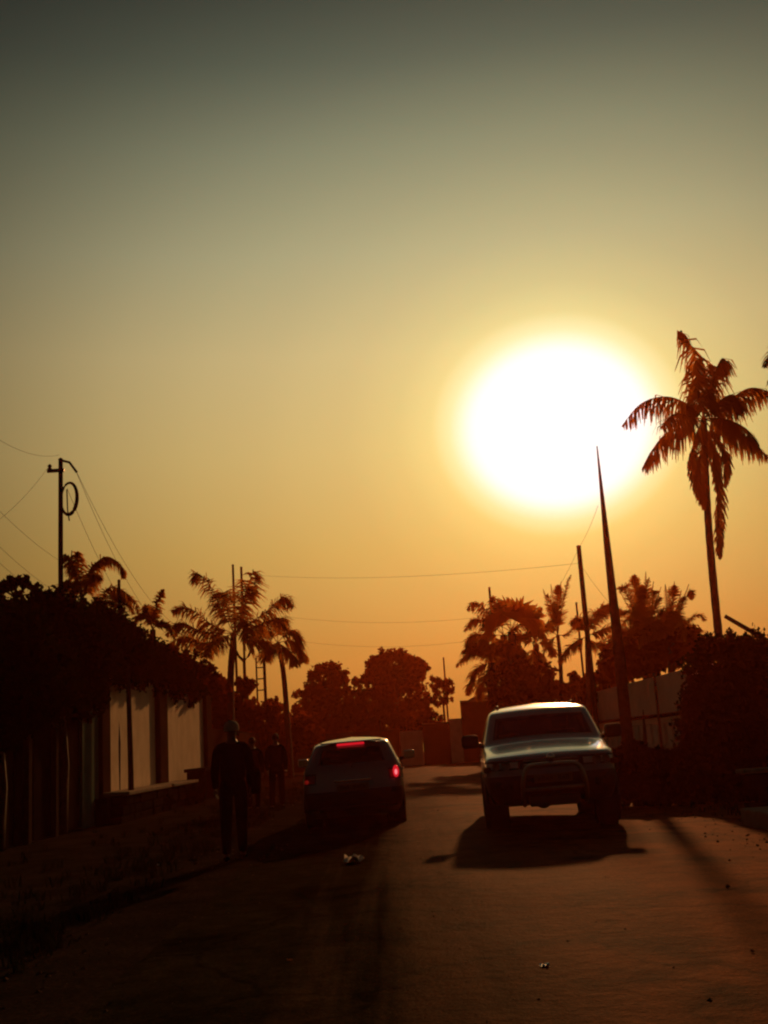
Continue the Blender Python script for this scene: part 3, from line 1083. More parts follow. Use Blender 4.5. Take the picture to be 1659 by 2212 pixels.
palm('low palm with arched fronds right of the short dark post', C, 33, [(240, 1600)],
     [[C, (225, 1285), (245, 1268), (285, 1292), (305, 1335)], [C, (255, 1295, .4), (275, 1290, .5), (290, 1330, .5)], [C, (215, 1300), (205, 1300), (195, 1325)],
      [C, (245, 1290, .5), (262, 1278, .7), (280, 1300, .8)]], .42, .12, .10, w=.032)
C = (330, 1360)
palm('palm with one upright frond at the end of the black hedge', C, 40, [(330, 1600)],
     [[C, (335, 1320), (345, 1290), (354, 1272)], [C, (315, 1330), (300, 1330), (285, 1355)], [C, (345, 1345), (365, 1350), (378, 1385)],
      [C, (322, 1330, .4), (318, 1310, .5), (312, 1318, .5)]], .34, .13, .1, w=.05, droop=.5)

# right-hand palms
C = (1205, 1372)
palm('spiky palm with stiff upright fronds on a thin bare trunk', C, 50, [(1213, 1600), (1211, 1440)],
     [[C, (1212, 1320), (1222, 1272), (1234, 1240)], [C, (1196, 1325), (1186, 1295), (1180, 1285)], [C, (1203, 1320, .3), (1206, 1285, .4), (1205, 1262, .4)],
      [C, (1225, 1370), (1250, 1345), (1275, 1318)], [C, (1180, 1360), (1160, 1370), (1150, 1395)], [C, (1190, 1385), (1178, 1400), (1172, 1425)]],
     .38, .10, .08, w=.03, droop=.1, spread=.6, spears=((1173, 1272), (1190, 1262), (1212, 1256)))
C = (1268, 1375)
palm('feather palm behind the flat-topped pole with fronds over the gap', C, 46, [(1270, 1600)],
     [[C, (1290, 1330), (1330, 1315), (1352, 1330)], [C, (1295, 1362), (1330, 1352), (1345, 1375)], [C, (1245, 1385), (1222, 1405), (1205, 1432)],
      [C, (1282, 1390), (1305, 1392), (1318, 1415)], [C, (1280, 1330, .5), (1300, 1312, .6), (1322, 1302, .6)], [C, (1258, 1345), (1245, 1335), (1232, 1350)]],
     .6, .11, .09, w=.04, droop=.55)
C = (1395, 1375)
palm('bushy palm with a tall pointed plume above the slotted wall', C, 39, [(1395, 1640)],
     [[C, (1392, 1320), (1395, 1275), (1402, 1246)], [C, (1385, 1320, .3), (1386, 1285, .4), (1385, 1262, .4)], [C, (1370, 1320), (1352, 1280), (1346, 1268), (1338, 1282)],
      [C, (1412, 1325), (1420, 1300), (1428, 1290)], [C, (1375, 1340, -.5), (1355, 1320, -.8), (1340, 1328, -.9)], [C, (1430, 1360), (1450, 1345), (1462, 1362)],
      [C, (1405, 1330, .6), (1412, 1290, .8), (1414, 1275, .8)], [C, (1360, 1375), (1335, 1375), (1320, 1400)], [C, (1378, 1320), (1372, 1270), (1370, 1240)]],
     .36, .13, .11, w=.026, droop=.12, spread=.6, fallback_n=9, flen=1.5, spears=((1428, 1268), (1395, 1235), (1352, 1258), (1371, 1240), (1412, 1256), (1338, 1275)))
C = (1450, 1380)
palm('bushy palm with a bent plume left of the tall slender palm', C, 37, [(1450, 1640)],
     [[C, (1462, 1330), (1482, 1290), (1492, 1276), (1494, 1298)], [C, (1455, 1330, .3), (1470, 1300, .4), (1478, 1290, .4)], [C, (1480, 1345), (1508, 1328), (1526, 1342)],
      [C, (1475, 1370), (1500, 1365), (1515, 1390)], [C, (1440, 1335), (1432, 1320), (1424, 1330)], [C, (1448, 1330), (1455, 1290), (1457, 1262)], [C, (1430, 1370), (1418, 1365), (1408, 1385)]],
     .34, .13, .11, w=.026, droop=.15, spread=.6, fallback_n=9, flen=1.4, spears=((1445, 1268), (1488, 1262), (1437, 1262), (1457, 1256), (1472, 1275)))


def fan_palm(label, crown, Y, foot, tips, r, skirt=True):
    c = at(*crown, Y)
    b = at(*foot, Y)
    base = Vector((b.x, Y, 0))
    t = thing('fan_palm', label, 'palm', base, 0, 'fan palms')
    trunk(t, [base - Vector((0, 0, .1)), base.lerp(c, .55), c], .24, .2)
    for q in tips:
        fan(t, c, at(q[0], q[1], Y + (q[2] if len(q) > 2 else rng.uniform(-1, 1))), r * rng.uniform(.9, 1.1))
    if skirt:
        for k in range(9):
            a = rng.uniform(0, 6.28)
            p = c + Vector((.45 * math.cos(a), .45 * math.sin(a), -.5 - .22 * k))
            fan(t, c + Vector((0, 0, -.2 * k)), p, r * .8, m='leaf_dry', droop=1.6)
    return t


fan_palm('fan palm with stiff upright fans, topping the palm clump right of the street', (1105, 1365), 55, (1112, 1600),
         [(1082, 1335), (1100, 1322), (1122, 1328), (1092, 1342), (1140, 1345), (1070, 1350), (1112, 1340)], 1.05)
C = (1088, 1372)
palm('palm with arched fronds reaching left, behind the pole in the palm clump', C, 56, [(1095, 1600)],
     [[C, (1060, 1330), (1030, 1302), (1008, 1318)], [C, (1055, 1345, -.5), (1022, 1338, -.8), (1002, 1365, -.9)], [C, (1050, 1372), (1020, 1372), (1003, 1398)],
      [C, (1078, 1325), (1068, 1298), (1060, 1290)], [C, (1120, 1350), (1150, 1325), (1172, 1312)], [C, (1130, 1372), (1160, 1360), (1182, 1385)],
      [C, (1110, 1400, -.6), (1125, 1415, -.9), (1128, 1440, -1)], [C, (1070, 1400, -.6), (1060, 1420, -.9), (1055, 1445, -1)]],
     .7, .2, .18, w=.05, droop=.6, dry=[[C, (1085, 1420), (1082, 1470)], [C, (1098, 1420), (1104, 1475)], [C, (1110, 1410), (1118, 1460)]])
C = (1062, 1432)
palm('low palm at the left end of the palm clump with one long drooping frond', C, 54, [(1072, 1600)],
     [[C, (1035, 1402), (1012, 1408), (983, 1442)], [C, (1040, 1395, .5), (1018, 1390, .7), (996, 1412, .8)], [C, (1036, 1440), (1018, 1462), (1010, 1505)],
      [C, (1080, 1400), (1098, 1392), (1115, 1410)], [C, (1058, 1395), (1046, 1382), (1032, 1388)], [C, (1050, 1460, -.5), (1040, 1480, -.8), (1036, 1515, -.9)],
      [C, (1085, 1440), (1100, 1455), (1105, 1485)]], .72, .2, .16, w=.05, droop=.7, dry=[[C, (1060, 1470), (1056, 1510)], [C, (1072, 1470), (1078, 1515)]])
C = (1158, 1392)
palm('palm half hidden at the right end of the palm clump', C, 57, [(1160, 1600)],
     [[C, (1150, 1350), (1148, 1325), (1140, 1318)], [C, (1172, 1358), (1188, 1345), (1198, 1362)], [C, (1135, 1375), (1118, 1372), (1105, 1395)],
      [C, (1175, 1385), (1190, 1395), (1196, 1420)], [C, (1145, 1420, -.5), (1138, 1440, -.7), (1138, 1465, -.8)], [C, (1165, 1420), (1172, 1440), (1176, 1465)]],
     .7, .18, .15, w=.05, droop=.6)

# shelter behind the right hedge
sh = thing('lean_to_shelter', 'rough pole shelter with one sloping beam above the tall dark hedge', 'shelter', tuple(at(1628, 1500, 26))[:2] + (0,))
a_, b_ = at(1566, 1331, 26), at(1720, 1420, 26)
d_ = (b_ - a_).normalized()
MB().tube([a_, a_.lerp(b_, .5), b_], [.05, .06, .07], 8).build('beam', 'timber', sh)
p_ = at(1628, 1384, 26)
MB().tube([(p_.x, p_.y, 0), (p_.x, p_.y, p_.z - .03)], [.11, .10], 8).build('post', 'timber', sh)
for k, (u_, y_) in enumerate(((1622, 1392), (1640, 1398), (1662, 1404))):
    q = at(u_, y_, 26)
    MB().tube([q, q + Vector((.55, .5, -.05))], .05, 6).build('rafter', 'timber', sh)
MB().add([tuple(at(1610, 1386, 26.1)), tuple(at(1740, 1440, 26.1)), tuple(at(1740, 1440, 29.0)), tuple(at(1610, 1386, 29.0)),
          tuple(at(1610, 1389, 26.1)), tuple(at(1740, 1443, 26.1)), tuple(at(1740, 1443, 29.0)), tuple(at(1610, 1389, 29.0))],
         [(0, 1, 2, 3), (7, 6, 5, 4), (0, 4, 5, 1), (1, 5, 6, 2), (2, 6, 7, 3), (3, 7, 4, 0)]).build('roof', 'roof_sheet', sh)

# ------------------------------------------------------------------ vehicles
def wrap_body(levels, ids, subdiv=2):
    """levels: per height level a list of 14 (x,y,z), rear centre round the right side to front centre.
    ids[(level, col)] = part id.  Returns the subdivided bmesh with material_index = part id."""
    K = len(levels[0])
    ring = list(range(K)) + [-(k) for k in range(K - 2, 0, -1)]
    n = len(ring)
    V, F, I = [], [], []
    for lv in levels:
        for k in ring:
            x, y, z = lv[abs(k)]
            V.append((-x if k < 0 else x, y, z))
    for j in range(len(levels) - 1):
        for i in range(n):
            i2 = (i + 1) % n
            c = i if i < K - 1 else n - 1 - i
            F.append((j * n + i, j * n + i2, (j + 1) * n + i2, (j + 1) * n + i))
            pid = ids.get((j, c), 0)
            if isinstance(pid, tuple):
                pid = pid[0] if i < K - 1 else pid[1]
            I.append(pid)
    me = bpy.data.meshes.new('tmp')
    me.from_pydata(V, [], F)
    for k in range(max(I) + 1):
        me.materials.append(MAT['plastic_black'])
    me.polygons.foreach_set('material_index', I)
    bm = bmesh.new()
    bm.from_mesh(me)
    bmesh.ops.remove_doubles(bm, verts=bm.verts, dist=.0005)
    bm.to_mesh(me)
    bm.free()
    o = bpy.data.objects.new('tmp', me)
    COL.objects.link(o)
    sb = o.modifiers.new('s', 'SUBSURF')
    sb.levels = sb.render_levels = subdiv
    dg = bpy.context.evaluated_depsgraph_get()
    em = bpy.data.meshes.new_from_object(o.evaluated_get(dg))
    bpy.data.objects.remove(o)
    bm = bmesh.new()
    bm.from_mesh(em)
    bmesh.ops.recalc_face_normals(bm, faces=bm.faces[:])
    return bm


def split_body(bm, parts, root, rim=.02, rim_ids=(), rim_name='seal'):
    """parts: id -> (name, material, label)"""
    SEAL = 99
    for i in rim_ids:
        fs = [f for f in bm.faces if f.material_index == i]
        if fs:
            r = bmesh.ops.inset_region(bm, faces=fs, thickness=rim, depth=-.006, use_even_offset=True)
            for f in r['faces']:
                f.material_index = SEAL + i
    made = {}
    ids = sorted({f.material_index for f in bm.faces})
    for i in ids:
        name, m, lab = parts.get(i, (rim_name, 'plastic_black', None))
        vm, V, F = {}, [], []
        for f in bm.faces:
            if f.material_index == i:
                q = []
                for v in f.verts:
                    if v.index not in vm:
                        vm[v.index] = len(V)
                        V.append(v.co[:])
                    q.append(vm[v.index])
                F.append(q)
        o = MB().add(V, F).build(name, m, made[i - SEAL] if i > SEAL else root, True, True)
        if lab:
            o['label'] = lab
        made[i] = o
    return made


def wheel(root, x, y, r, w, side):
    mb = MB().lathe([(r * .60, -.42 * w), (r * .86, -.5 * w), (r * .97, -.44 * w), (r, -.25 * w), (r, .25 * w), (r * .97, .44 * w), (r * .86, .5 * w), (r * .60, .42 * w)], (x, y, r), 'x', 36)
    for k in range(36):
        a = 2 * math.pi * k / 36
        c, s_ = math.cos(a), math.sin(a)
        mb.box(-.001, .001, -.001, .001, -.001, .001) if False else None
    t = mb.build('wheel', 'rubber', root, True, True)
    rb = MB().lathe([(r * .62, -.3 * w * side), (r * .6, .36 * w * side), (r * .52, .33 * w * side), (r * .50, .12 * w * side), (.001, .10 * w * side)], (x, y, r), 'x', 30)
    for k in range(6):
        a = 2 * math.pi * k / 6
        p0 = Vector((x + .2 * w * side, y + math.cos(a) * .06, r + math.sin(a) * .06))
        p1 = Vector((x + .30 * w * side, y + math.cos(a) * r * .56, r + math.sin(a) * r * .56))
        rb.tube([p0, p1], [.035, .028], 6)
    rb.lathe([(.07, .30 * w * side), (.05, .36 * w * side), (.001, .37 * w * side)], (x, y, r), 'x', 12)
    rb.build('rim', 'alloy', t, True, True)
    return t


def arches(bm, ys, zc, r, hw):
    kill = [f for f in bm.faces if abs(f.calc_center_median().x) > hw and any((f.calc_center_median().y - y) ** 2 + (f.calc_center_median().z - zc) ** 2 < r * r for y in ys)]
    bmesh.ops.delete(bm, geom=kill, context='FACES')
    bm.verts.index_update()


def arch_lip(root, y, zc, r, x, m):
    for s in (-1, 1):
        pts = [(s * x, y + r * math.cos(a), zc + r * math.sin(a)) for a in [math.pi * k / 16 for k in range(17)]]
        MB().tube(pts, .032, 7).build('wheel_arch', m, root, True, True)
        MB().lathe([(r + .01, -.14), (r + .01, .12)], (s * (x - .14), y, zc), 'x', 24).build('wheel_well', 'plastic_black', root, True, True)


def seat(root, x, y, z):
    s_ = MB().bbox(x - .24, x + .24, y, y + .5, z - .12, z, .05).build('seat', 'interior', root, True, True)
    MB().bbox(x - .23, x + .23, y - .16, y - .02, z, z + .58, .05).build('backrest', 'interior', s_, True, True)
    MB().bbox(x - .13, x + .13, y - .15, y - .05, z + .62, z + .80, .04).build('headrest', 'interior', s_, True, True)


def char_blocks(mb, x0, x1, y, z0, z1, gaps):
    """raised plate characters, worn beyond reading"""
    n = len(gaps)
    w = (x1 - x0) / n
    for k, g_ in enumerate(gaps):
        if g_:
            a = x0 + w * k + w * .18
            b = x0 + w * (k + 1) - w * .18
            mb.box(a, a + w * .16, y - .002, y + .002, z0, z1).box(b - w * .16, b, y - .002, y + .002, z0, z1 - (z1 - z0) * .3 * (k % 2))
            zz = z0 + (z1 - z0) * (.42 if k % 3 else .84)
            mb.box(a + w * .161, b - w * .161, y - .002, y + .002, zz, zz + (z1 - z0) * .16)


# ---- hatchback seen from behind
hp = at(769, 1788, 18.4)
car = thing('hatchback_car', 'small pale hatchback driving away with its brake lights on', 'car', (hp.x, 18.4, road_z(hp.x) - .03), 0)
car.rotation_euler = (0, R(-1.6), R(-.6))


def lv(z, w, yr, ys, yf, bow=.03, zc=None, wr=None):
    """ys: y of columns 4..10; w half width; zc z at centre line (crown)"""
    wr = wr or w
    xs = [0, .40 * wr, .74 * wr, .93 * wr, w, w, w, w, w, w, .98 * w, .90 * w, .45 * w, 0]
    yy = [yr, yr + bow * .2, yr + bow, yr + bow * 3.2] + list(ys) + [yf - .10, yf - .03, yf]
    yy[10] = min(ys[-1], yf - .16)
    zz = [z] * 14
    if zc:
        zz[0] = zz[13] = zc
        zz[1] = zz[12] = z + (zc - z) * .8
    return [(xs[i], yy[i], zz[i]) for i in range(14)]


L_ = [lv(.20, .74, .16, (.40, .75, 1.15, 1.78, 1.86, 2.9, 3.38), 3.58),
      lv(.30, .80, .03, (.30, .72, 1.15, 1.78, 1.86, 2.9, 3.45), 3.70),
      lv(.52, .825, .00, (.26, .72, 1.15, 1.78, 1.86, 2.9, 3.45), 3.72),
      lv(.60, .83, .05, (.28, .72, 1.15, 1.78, 1.86, 2.9, 3.42), 3.68),
      lv(.72, .835, .09, (.30, .72, 1.15, 1.78, 1.86, 2.9, 3.40), 3.60),
      lv(.93, .815, .15, (.34, .74, 1.15, 1.76, 1.85, 2.62, 2.82), 3.02, .03),
      lv(.98, .795, .18, (.37, .76, 1.15, 1.75, 1.84, 2.55, 2.74), 2.90, .03),
      lv(1.32, .645, .44, (.66, .92, 1.22, 1.70, 1.79, 2.08, 2.16), 2.26, .03),
      lv(1.365, .62, .52, (.74, .96, 1.25, 1.69, 1.77, 2.0, 2.06), 2.14, .025, 1.38),
      lv(1.425, .47, .92, (1.02, 1.12, 1.3, 1.68, 1.75, 1.92, 1.97), 2.03, .02, 1.435),
      lv(1.455, .02, 1.2, (1.25, 1.3, 1.4, 1.66, 1.72, 1.85, 1.88), 1.9, .0, 1.458)]
ids = {}
for c in range(0, 2):
    ids[(6, c)] = 1                      # rear window
for c in (10, 11, 12):
    ids[(6, c)] = 2                      # windscreen
ids[(6, 4)] = (3, 4)
ids[(6, 6)] = (5, 6)
ids[(6, 8)] = (7, 8)
ids[(4, 2)] = ids[(4, 3)] = (9, 10)      # tail lights
for c in range(0, 4):
    ids[(1, c)] = ids[(2, c)] = 11       # rear bumper
for c in (11, 12):
    ids[(3, c)] = 12
bm = wrap_body(L_, ids, 2)
arches(bm, (.62, 3.05), .29, .34, .55)
made = split_body(bm, {0: ('body', 'paint_silver', None), 1: ('rear_window', 'glass_tint', None), 2: ('windscreen', 'glass_clear', None),
                       3: ('side_window', 'glass_tint', None), 4: ('side_window', 'glass_tint', None), 5: ('side_window', 'glass_tint', None),
                       6: ('side_window', 'glass_tint', None), 7: ('side_window', 'glass_tint', None), 8: ('side_window', 'glass_tint', None),
                       9: ('tail_light', 'lens_red', 'brightly lit red tail light'), 10: ('tail_light', 'lens_red', 'tail light showing only a dim red spot'),
                       11: ('rear_bumper', 'plastic_black', None), 12: ('grille', 'plastic_black', None)}, car, .022, (1, 2, 3, 4, 5, 6, 7, 8, 9, 10))
bm.free()
MB().ball((.715, .105, .845), .072, 12, (.72, .5, 1.35)).build('lit_lamp', 'brake_lit', made[9], True, True)
MB().ball((.715, .062, .835), .03, 10, (.8, .3, 1.5)).build('bulb', 'brake_core', made[9], True, True)
MB().ball((-.745, .145, .79), .034, 10, (1, .6, 1)).build('bulb', 'brake_dim', made[10], True, True)
MB().bbox(-.23, .23, .425, .46, 1.322, 1.358, .012).build('high_brake_light', 'brake_lit', car, True, True)
MB().bbox(-.50, .50, .40, .56, 1.362, 1.384, .010).build('roof_spoiler', 'paint_silver', car, True, True)
wp = MB().tube([(0, .165, .96), (.02, .20, 1.04), (-.36, .25, 1.10)], .011, 6).build('rear_wiper', 'plastic_black', car, True, True)
pm = MB()
pm.bbox(-.26, .26, .048, .068, .60, .715, .006)
pp = pm.build('number_plate', 'plate', car, False, True)
q = MB()
char_blocks(q, -.21, .21, .045, .63, .69, (1, 1, 1, 0, 1, 1, 1, 1))
q.build('plate_marks', 'plate_print', pp, False, True)
MB().bbox(-.30, .30, .075, .10, .745, .785, .01).build('handle_strip', 'chrome', car, True, True)
MB().box(-.68, .68, .25, 3.45, .19, .21).build('underbody', 'plastic_black', car, False, True)
MB().tube([(-.42, .35, .24), (-.42, .06, .23)], .03, 8).build('exhaust_pipe', 'steel_dark', car, True, True)
MB().bbox(-.55, .55, -.012, .02, .30, .37, .01).build('bumper_insert', 'plastic_black', car, True, True)
for s in (-1, 1):
    mr = MB().bbox(s * .98 - .10, s * .98 + .10, 2.50, 2.62, 1.00, 1.15, .035).build('mirror', 'paint_silver', car, True, True)
    MB().tube([(s * .80, 2.58, 1.0), (s * .93, 2.56, 1.04)], .03, 6).build('mirror_arm', 'plastic_black', mr, True, True)
    MB().box(s * .98 - .08, s * .98 + .08, 2.494, 2.499, 1.02, 1.13).build('mirror_glass', 'chrome', mr, False, True)
    MB().bbox(s * .845 - .012, s * .845 + .012, 1.30, 1.46, .84, .87, .008).build('door_handle', 'plastic_black', car, True, True)
    MB().bbox(s * .70 - .09, s * .70 + .09, .28, .30, .10, .27, .006).build('mud_flap', 'rubber', car, False, True)
    for yy in (.62, 3.05):
        wheel(car, s * .735, yy, .29, .175, s)
    seat(car, s * .34, 1.75, .55)
MB().bbox(-.55, .55, .95, 1.1, .5, 1.0, .06).build('rear_seat', 'interior', car, True, True)
for yy in (.62, 3.05):
    arch_lip(car, yy, .29, .335, .80, 'plastic_black')
MB().tube([(.5, 1.0, 1.42), (.52, .93, 1.72)], .005, 5).build('aerial', 'wire', car, True, True)

# ---- off-road car seen from the front
sp_ = at(1182, 1797, 15.6)
suv = thing('off_road_car', 'large silver off-road car with a tubular nudge bar, coming towards the viewer', 'car', (sp_.x + .43, 15.0 + 4.6, road_z(sp_.x)), math.pi)
suv.rotation_euler = (0, R(1.2), math.pi - R(4.5))
# local frame: +y forward, nose at y = 4.65


def lv2(z, w, yr, ys, yf, bow=.03, zc=None):
    return lv(z, w, yr, ys, yf, bow, zc)


L2 = [lv2(.36, .80, .12, (.35, .8, 1.25, 2.05, 2.16, 3.4, 4.25), 4.52),
      lv2(.46, .86, .03, (.28, .8, 1.25, 2.05, 2.16, 3.4, 4.32), 4.64),
      lv2(.66, .90, .00, (.26, .8, 1.25, 2.05, 2.16, 3.4, 4.34), 4.68),
      lv2(.74, .905, .03, (.27, .8, 1.25, 2.05, 2.16, 3.4, 4.30), 4.60),
      lv2(.80, .91, .05, (.28, .8, 1.25, 2.05, 2.16, 3.4, 4.26), 4.58),
      lv2(.955, .905, .08, (.30, .8, 1.25, 2.05, 2.16, 3.4, 4.20), 4.53),
      lv2(1.00, .895, .10, (.31, .8, 1.25, 2.05, 2.16, 3.35, 4.05), 4.42, .03, 1.02),
      lv2(1.11, .885, .14, (.34, .82, 1.25, 2.04, 2.14, 3.22, 3.42), 3.62, .03, 1.16),
      lv2(1.145, .87, .16, (.36, .84, 1.26, 2.04, 2.14, 3.12, 3.30), 3.50, .03, 1.18),
      lv2(1.585, .745, .40, (.55, .92, 1.30, 2.02, 2.11, 2.66, 2.76), 2.90, .03, 1.60),
      lv2(1.625, .715, .48, (.62, .96, 1.32, 2.0, 2.09, 2.54, 2.64), 2.78, .025, 1.645),
      lv2(1.70, .56, .62, (.75, 1.05, 1.36, 1.98, 2.06, 2.2, 2.26), 2.34, .02, 1.71),
      lv2(1.735, .02, .9, (1.0, 1.2, 1.45, 1.75, 1.78, 1.82, 1.84), 1.86, .0, 1.738)]
ids = {}
for c in (11, 12):
    ids[(8, c)] = 1
for c in (0, 1):
    ids[(8, c)] = 2
ids[(8, 4)] = (3, 4)
ids[(8, 6)] = (5, 6)
ids[(8, 8)] = (7, 8)
ids[(4, 10)] = ids[(4, 11)] = (9, 10)
ids[(4, 12)] = 11
ids[(4, 2)] = ids[(4, 3)] = (13, 14)
for c in range(9, 13):
    ids[(0, c)] = ids[(1, c)] = ids[(2, c)] = 12
bm = wrap_body(L2, ids, 2)
arches(bm, (.82, 3.62), .37, .43, .6)
made = split_body(bm, {0: ('body', 'paint_light', None), 1: ('windscreen', 'glass_clear', None), 2: ('rear_window', 'glass_clear', None),
                       3: ('side_window', 'glass_clear', None), 4: ('side_window', 'glass_clear', None), 5: ('side_window', 'glass_clear', None),
                       6: ('side_window', 'glass_clear', None), 7: ('side_window', 'glass_clear', None), 8: ('side_window', 'glass_clear', None),
                       9: ('headlight', 'lens_clear', None), 10: ('headlight', 'lens_clear', None), 11: ('grille', 'plastic_black', None),
                       12: ('front_bumper', 'plastic_black', None), 13: ('tail_light', 'lens_red', None), 14: ('tail_light', 'lens_red', None)},
                  suv, .024, (1, 2, 3, 4, 5, 6, 7, 8, 9, 10, 11))
bm.free()
for s, i in ((1, 9), (-1, 10)):
    MB().lathe([(.001, -.03), (.045, -.012), (.062, .012)], (s * .60, 4.585, .875), 'y', 18).build('reflector', 'alloy', made[i], True, True)
    MB().lathe([(.001, -.03), (.036, -.012), (.05, .012)], (s * .725, 4.535, .875), 'y', 18).build('reflector', 'alloy', made[i], True, True)
    MB().bbox(s * .845 - .05, s * .845 + .05, 4.36, 4.44, .80, .87, .015).build('indicator', 'leaf_dry', suv, True, True)
for k in range(3):
    z = .825 + k * .043
    MB().bbox(-.36, .36, 4.555 - k * .012, 4.585 - k * .012, z, z + .016, .006).build('slat', 'bar_metal', made[11], True, True)
MB().lathe([(.001, .02), (.05, .018), (.058, 0), (.058, -.03)], (0, 4.60, .945), 'y', 20).build('emblem', 'chrome', suv, True, True)
# nudge bar
hoop = [(-.40, 4.66, .36), (-.415, 4.76, .48), (-.40, 4.80, .66), (-.355, 4.79, .80), (-.30, 4.77, .845), (-.20, 4.77, .86), (.20, 4.77, .86), (.30, 4.77, .845), (.355, 4.79, .80),
        (.40, 4.80, .66), (.415, 4.76, .48), (.40, 4.66, .36)]
nb = MB().tube(bez(hoop, 60), .031, 10).build('nudge_bar', 'bar_metal', suv, True, True)
MB().tube([(-.41, 4.785, .56), (.41, 4.785, .56)], .024, 10).build('cross_tube', 'bar_metal', nb, True, True)
MB().bbox(-.33, .33, 4.60, 4.70, .335, .47, .02).build('skid_plate', 'steel_dark', suv, True, True)
pp = MB().bbox(-.25, .25, 4.715, 4.733, .63, .742, .006).build('number_plate', 'plate', suv, False, True)
q = MB()
char_blocks(q, -.21, .21, 4.736, .655, .715, (1, 1, 1, 0, 1, 1, 1, 1))
q.build('plate_marks', 'plate_print', pp, False, True)
MB().box(-.76, .76, .3, 4.45, .345, .375).build('underbody', 'plastic_black', suv, False, True)
MB().tube([(-.7, 3.62, .37), (.7, 3.62, .37)], .05, 8).ball((.1, 3.62, .37), .13, 10).build('axle', 'steel_dark', suv, True, True)
MB().tube([(-.7, .82, .37), (.7, .82, .37)], .05, 8).ball((0, .82, .37), .14, 10).build('axle', 'steel_dark', suv, True, True)
for s in (-1, 1):
    mr = MB().bbox(s * 1.04 - .125, s * 1.04 + .125, 2.98, 3.12, 1.13, 1.32, .045).build('mirror', 'plastic_black', suv, True, True)
    MB().tube([(s * .85, 3.02, 1.14), (s * .95, 3.03, 1.19)], .035, 6).build('mirror_arm', 'plastic_black', mr, True, True)
    MB().box(s * 1.04 - .10, s * 1.04 + .10, 2.973, 2.978, 1.15, 1.30).build('mirror_glass', 'chrome', mr, False, True)
    for yy in (.82, 3.62):
        wheel(suv, s * .785, yy, .37, .29, s)
    MB().bbox(s * .80 - .13, s * .80 + .13, 3.12, 3.14, .20, .50, .006).build('mud_flap', 'rubber', suv, False, True)
    MB().bbox(s * .80 - .13, s * .80 + .13, .36, .38, .18, .46, .006).build('mud_flap', 'rubber', suv, False, True)
    seat(suv, s * .38, 2.05, .72)
    MB().lathe([(.001, .012), (.055, .01), (.065, -.01)], (s * .60, 4.645, .60), 'y', 16).build('fog_lamp', 'plastic_black', suv, True, True)
    MB().bbox(s * .915 - .012, s * .915 + .012, 1.40, 1.58, .96, .99, .008).build('door_handle', 'plastic_black', suv, True, True)
    MB().tube([(s * .62, .75, 1.66), (s * .60, .95, 1.715), (s * .57, 2.1, 1.72), (s * .58, 2.3, 1.69)], .018, 7).build('roof_rail', 'plastic_black', suv, True, True)
for yy in (.82, 3.62):
    arch_lip(suv, yy, .37, .42, .875, 'plastic_black')
MB().bbox(-.62, .62, .95, 1.12, .6, 1.22, .07).build('rear_seat', 'interior', suv, True, True)
MB().bbox(-.70, .70, 2.85, 3.25, 1.00, 1.12, .05).build('dashboard', 'interior', suv, True, True)
ring = [(.38 + .18 * math.cos(a), 2.72 + .04 * math.sin(a), 1.12 + .17 * math.sin(a)) for a in [2 * math.pi * k / 24 for k in range(25)]]
MB().tube(ring, .014, 6, False).build('steering_wheel', 'plastic_black', suv, True, True)
MB().bbox(-.14, .13, 2.62, 2.66, 1.50, 1.555, .012).build('rear_view_mirror', 'plastic_black', suv, True, True)
MB().add([(.02, 3.16, 1.128), (.24, 3.14, 1.126), (.25, 3.0, 1.15), (.01, 3.02, 1.15)], [(0, 1, 2, 3)]).build('paper_on_dashboard', 'paper', suv, False, True)
for s in (-.45, .25):
    MB().tube([(s, 3.36, 1.16), (s + .32, 3.18, 1.235)], .010, 5).build('wiper', 'plastic_black', suv, True, True)

# ------------------------------------------------------------------ people
def skin_mesh(joints, edges, root='pelvis', sub=2):
    names = list(joints)
    me = bpy.data.meshes.new('tmp')
    me.from_pydata([joints[n][0] for n in names], [(names.index(a), names.index(b)) for a, b in edges], [])
    o = bpy.data.objects.new('tmp', me)
    COL.objects.link(o)
    o.modifiers.new('k', 'SKIN')
    for i, n in enumerate(names):
        r_ = joints[n][1]
        sv = me.skin_vertices[0].data[i]
        sv.radius = r_ if isinstance(r_, tuple) else (r_, r_)
        sv.use_root = n == root
    sb = o.modifiers.new('s', 'SUBSURF')
    sb.levels = sb.render_levels = sub
    dg = bpy.context.evaluated_depsgraph_get()
    em = bpy.data.meshes.new_from_object(o.evaluated_get(dg))
    V = [v.co[:] for v in em.vertices]
    F = [list(p.vertices) for p in em.polygons]
    bpy.data.objects.remove(o)
    return V, F


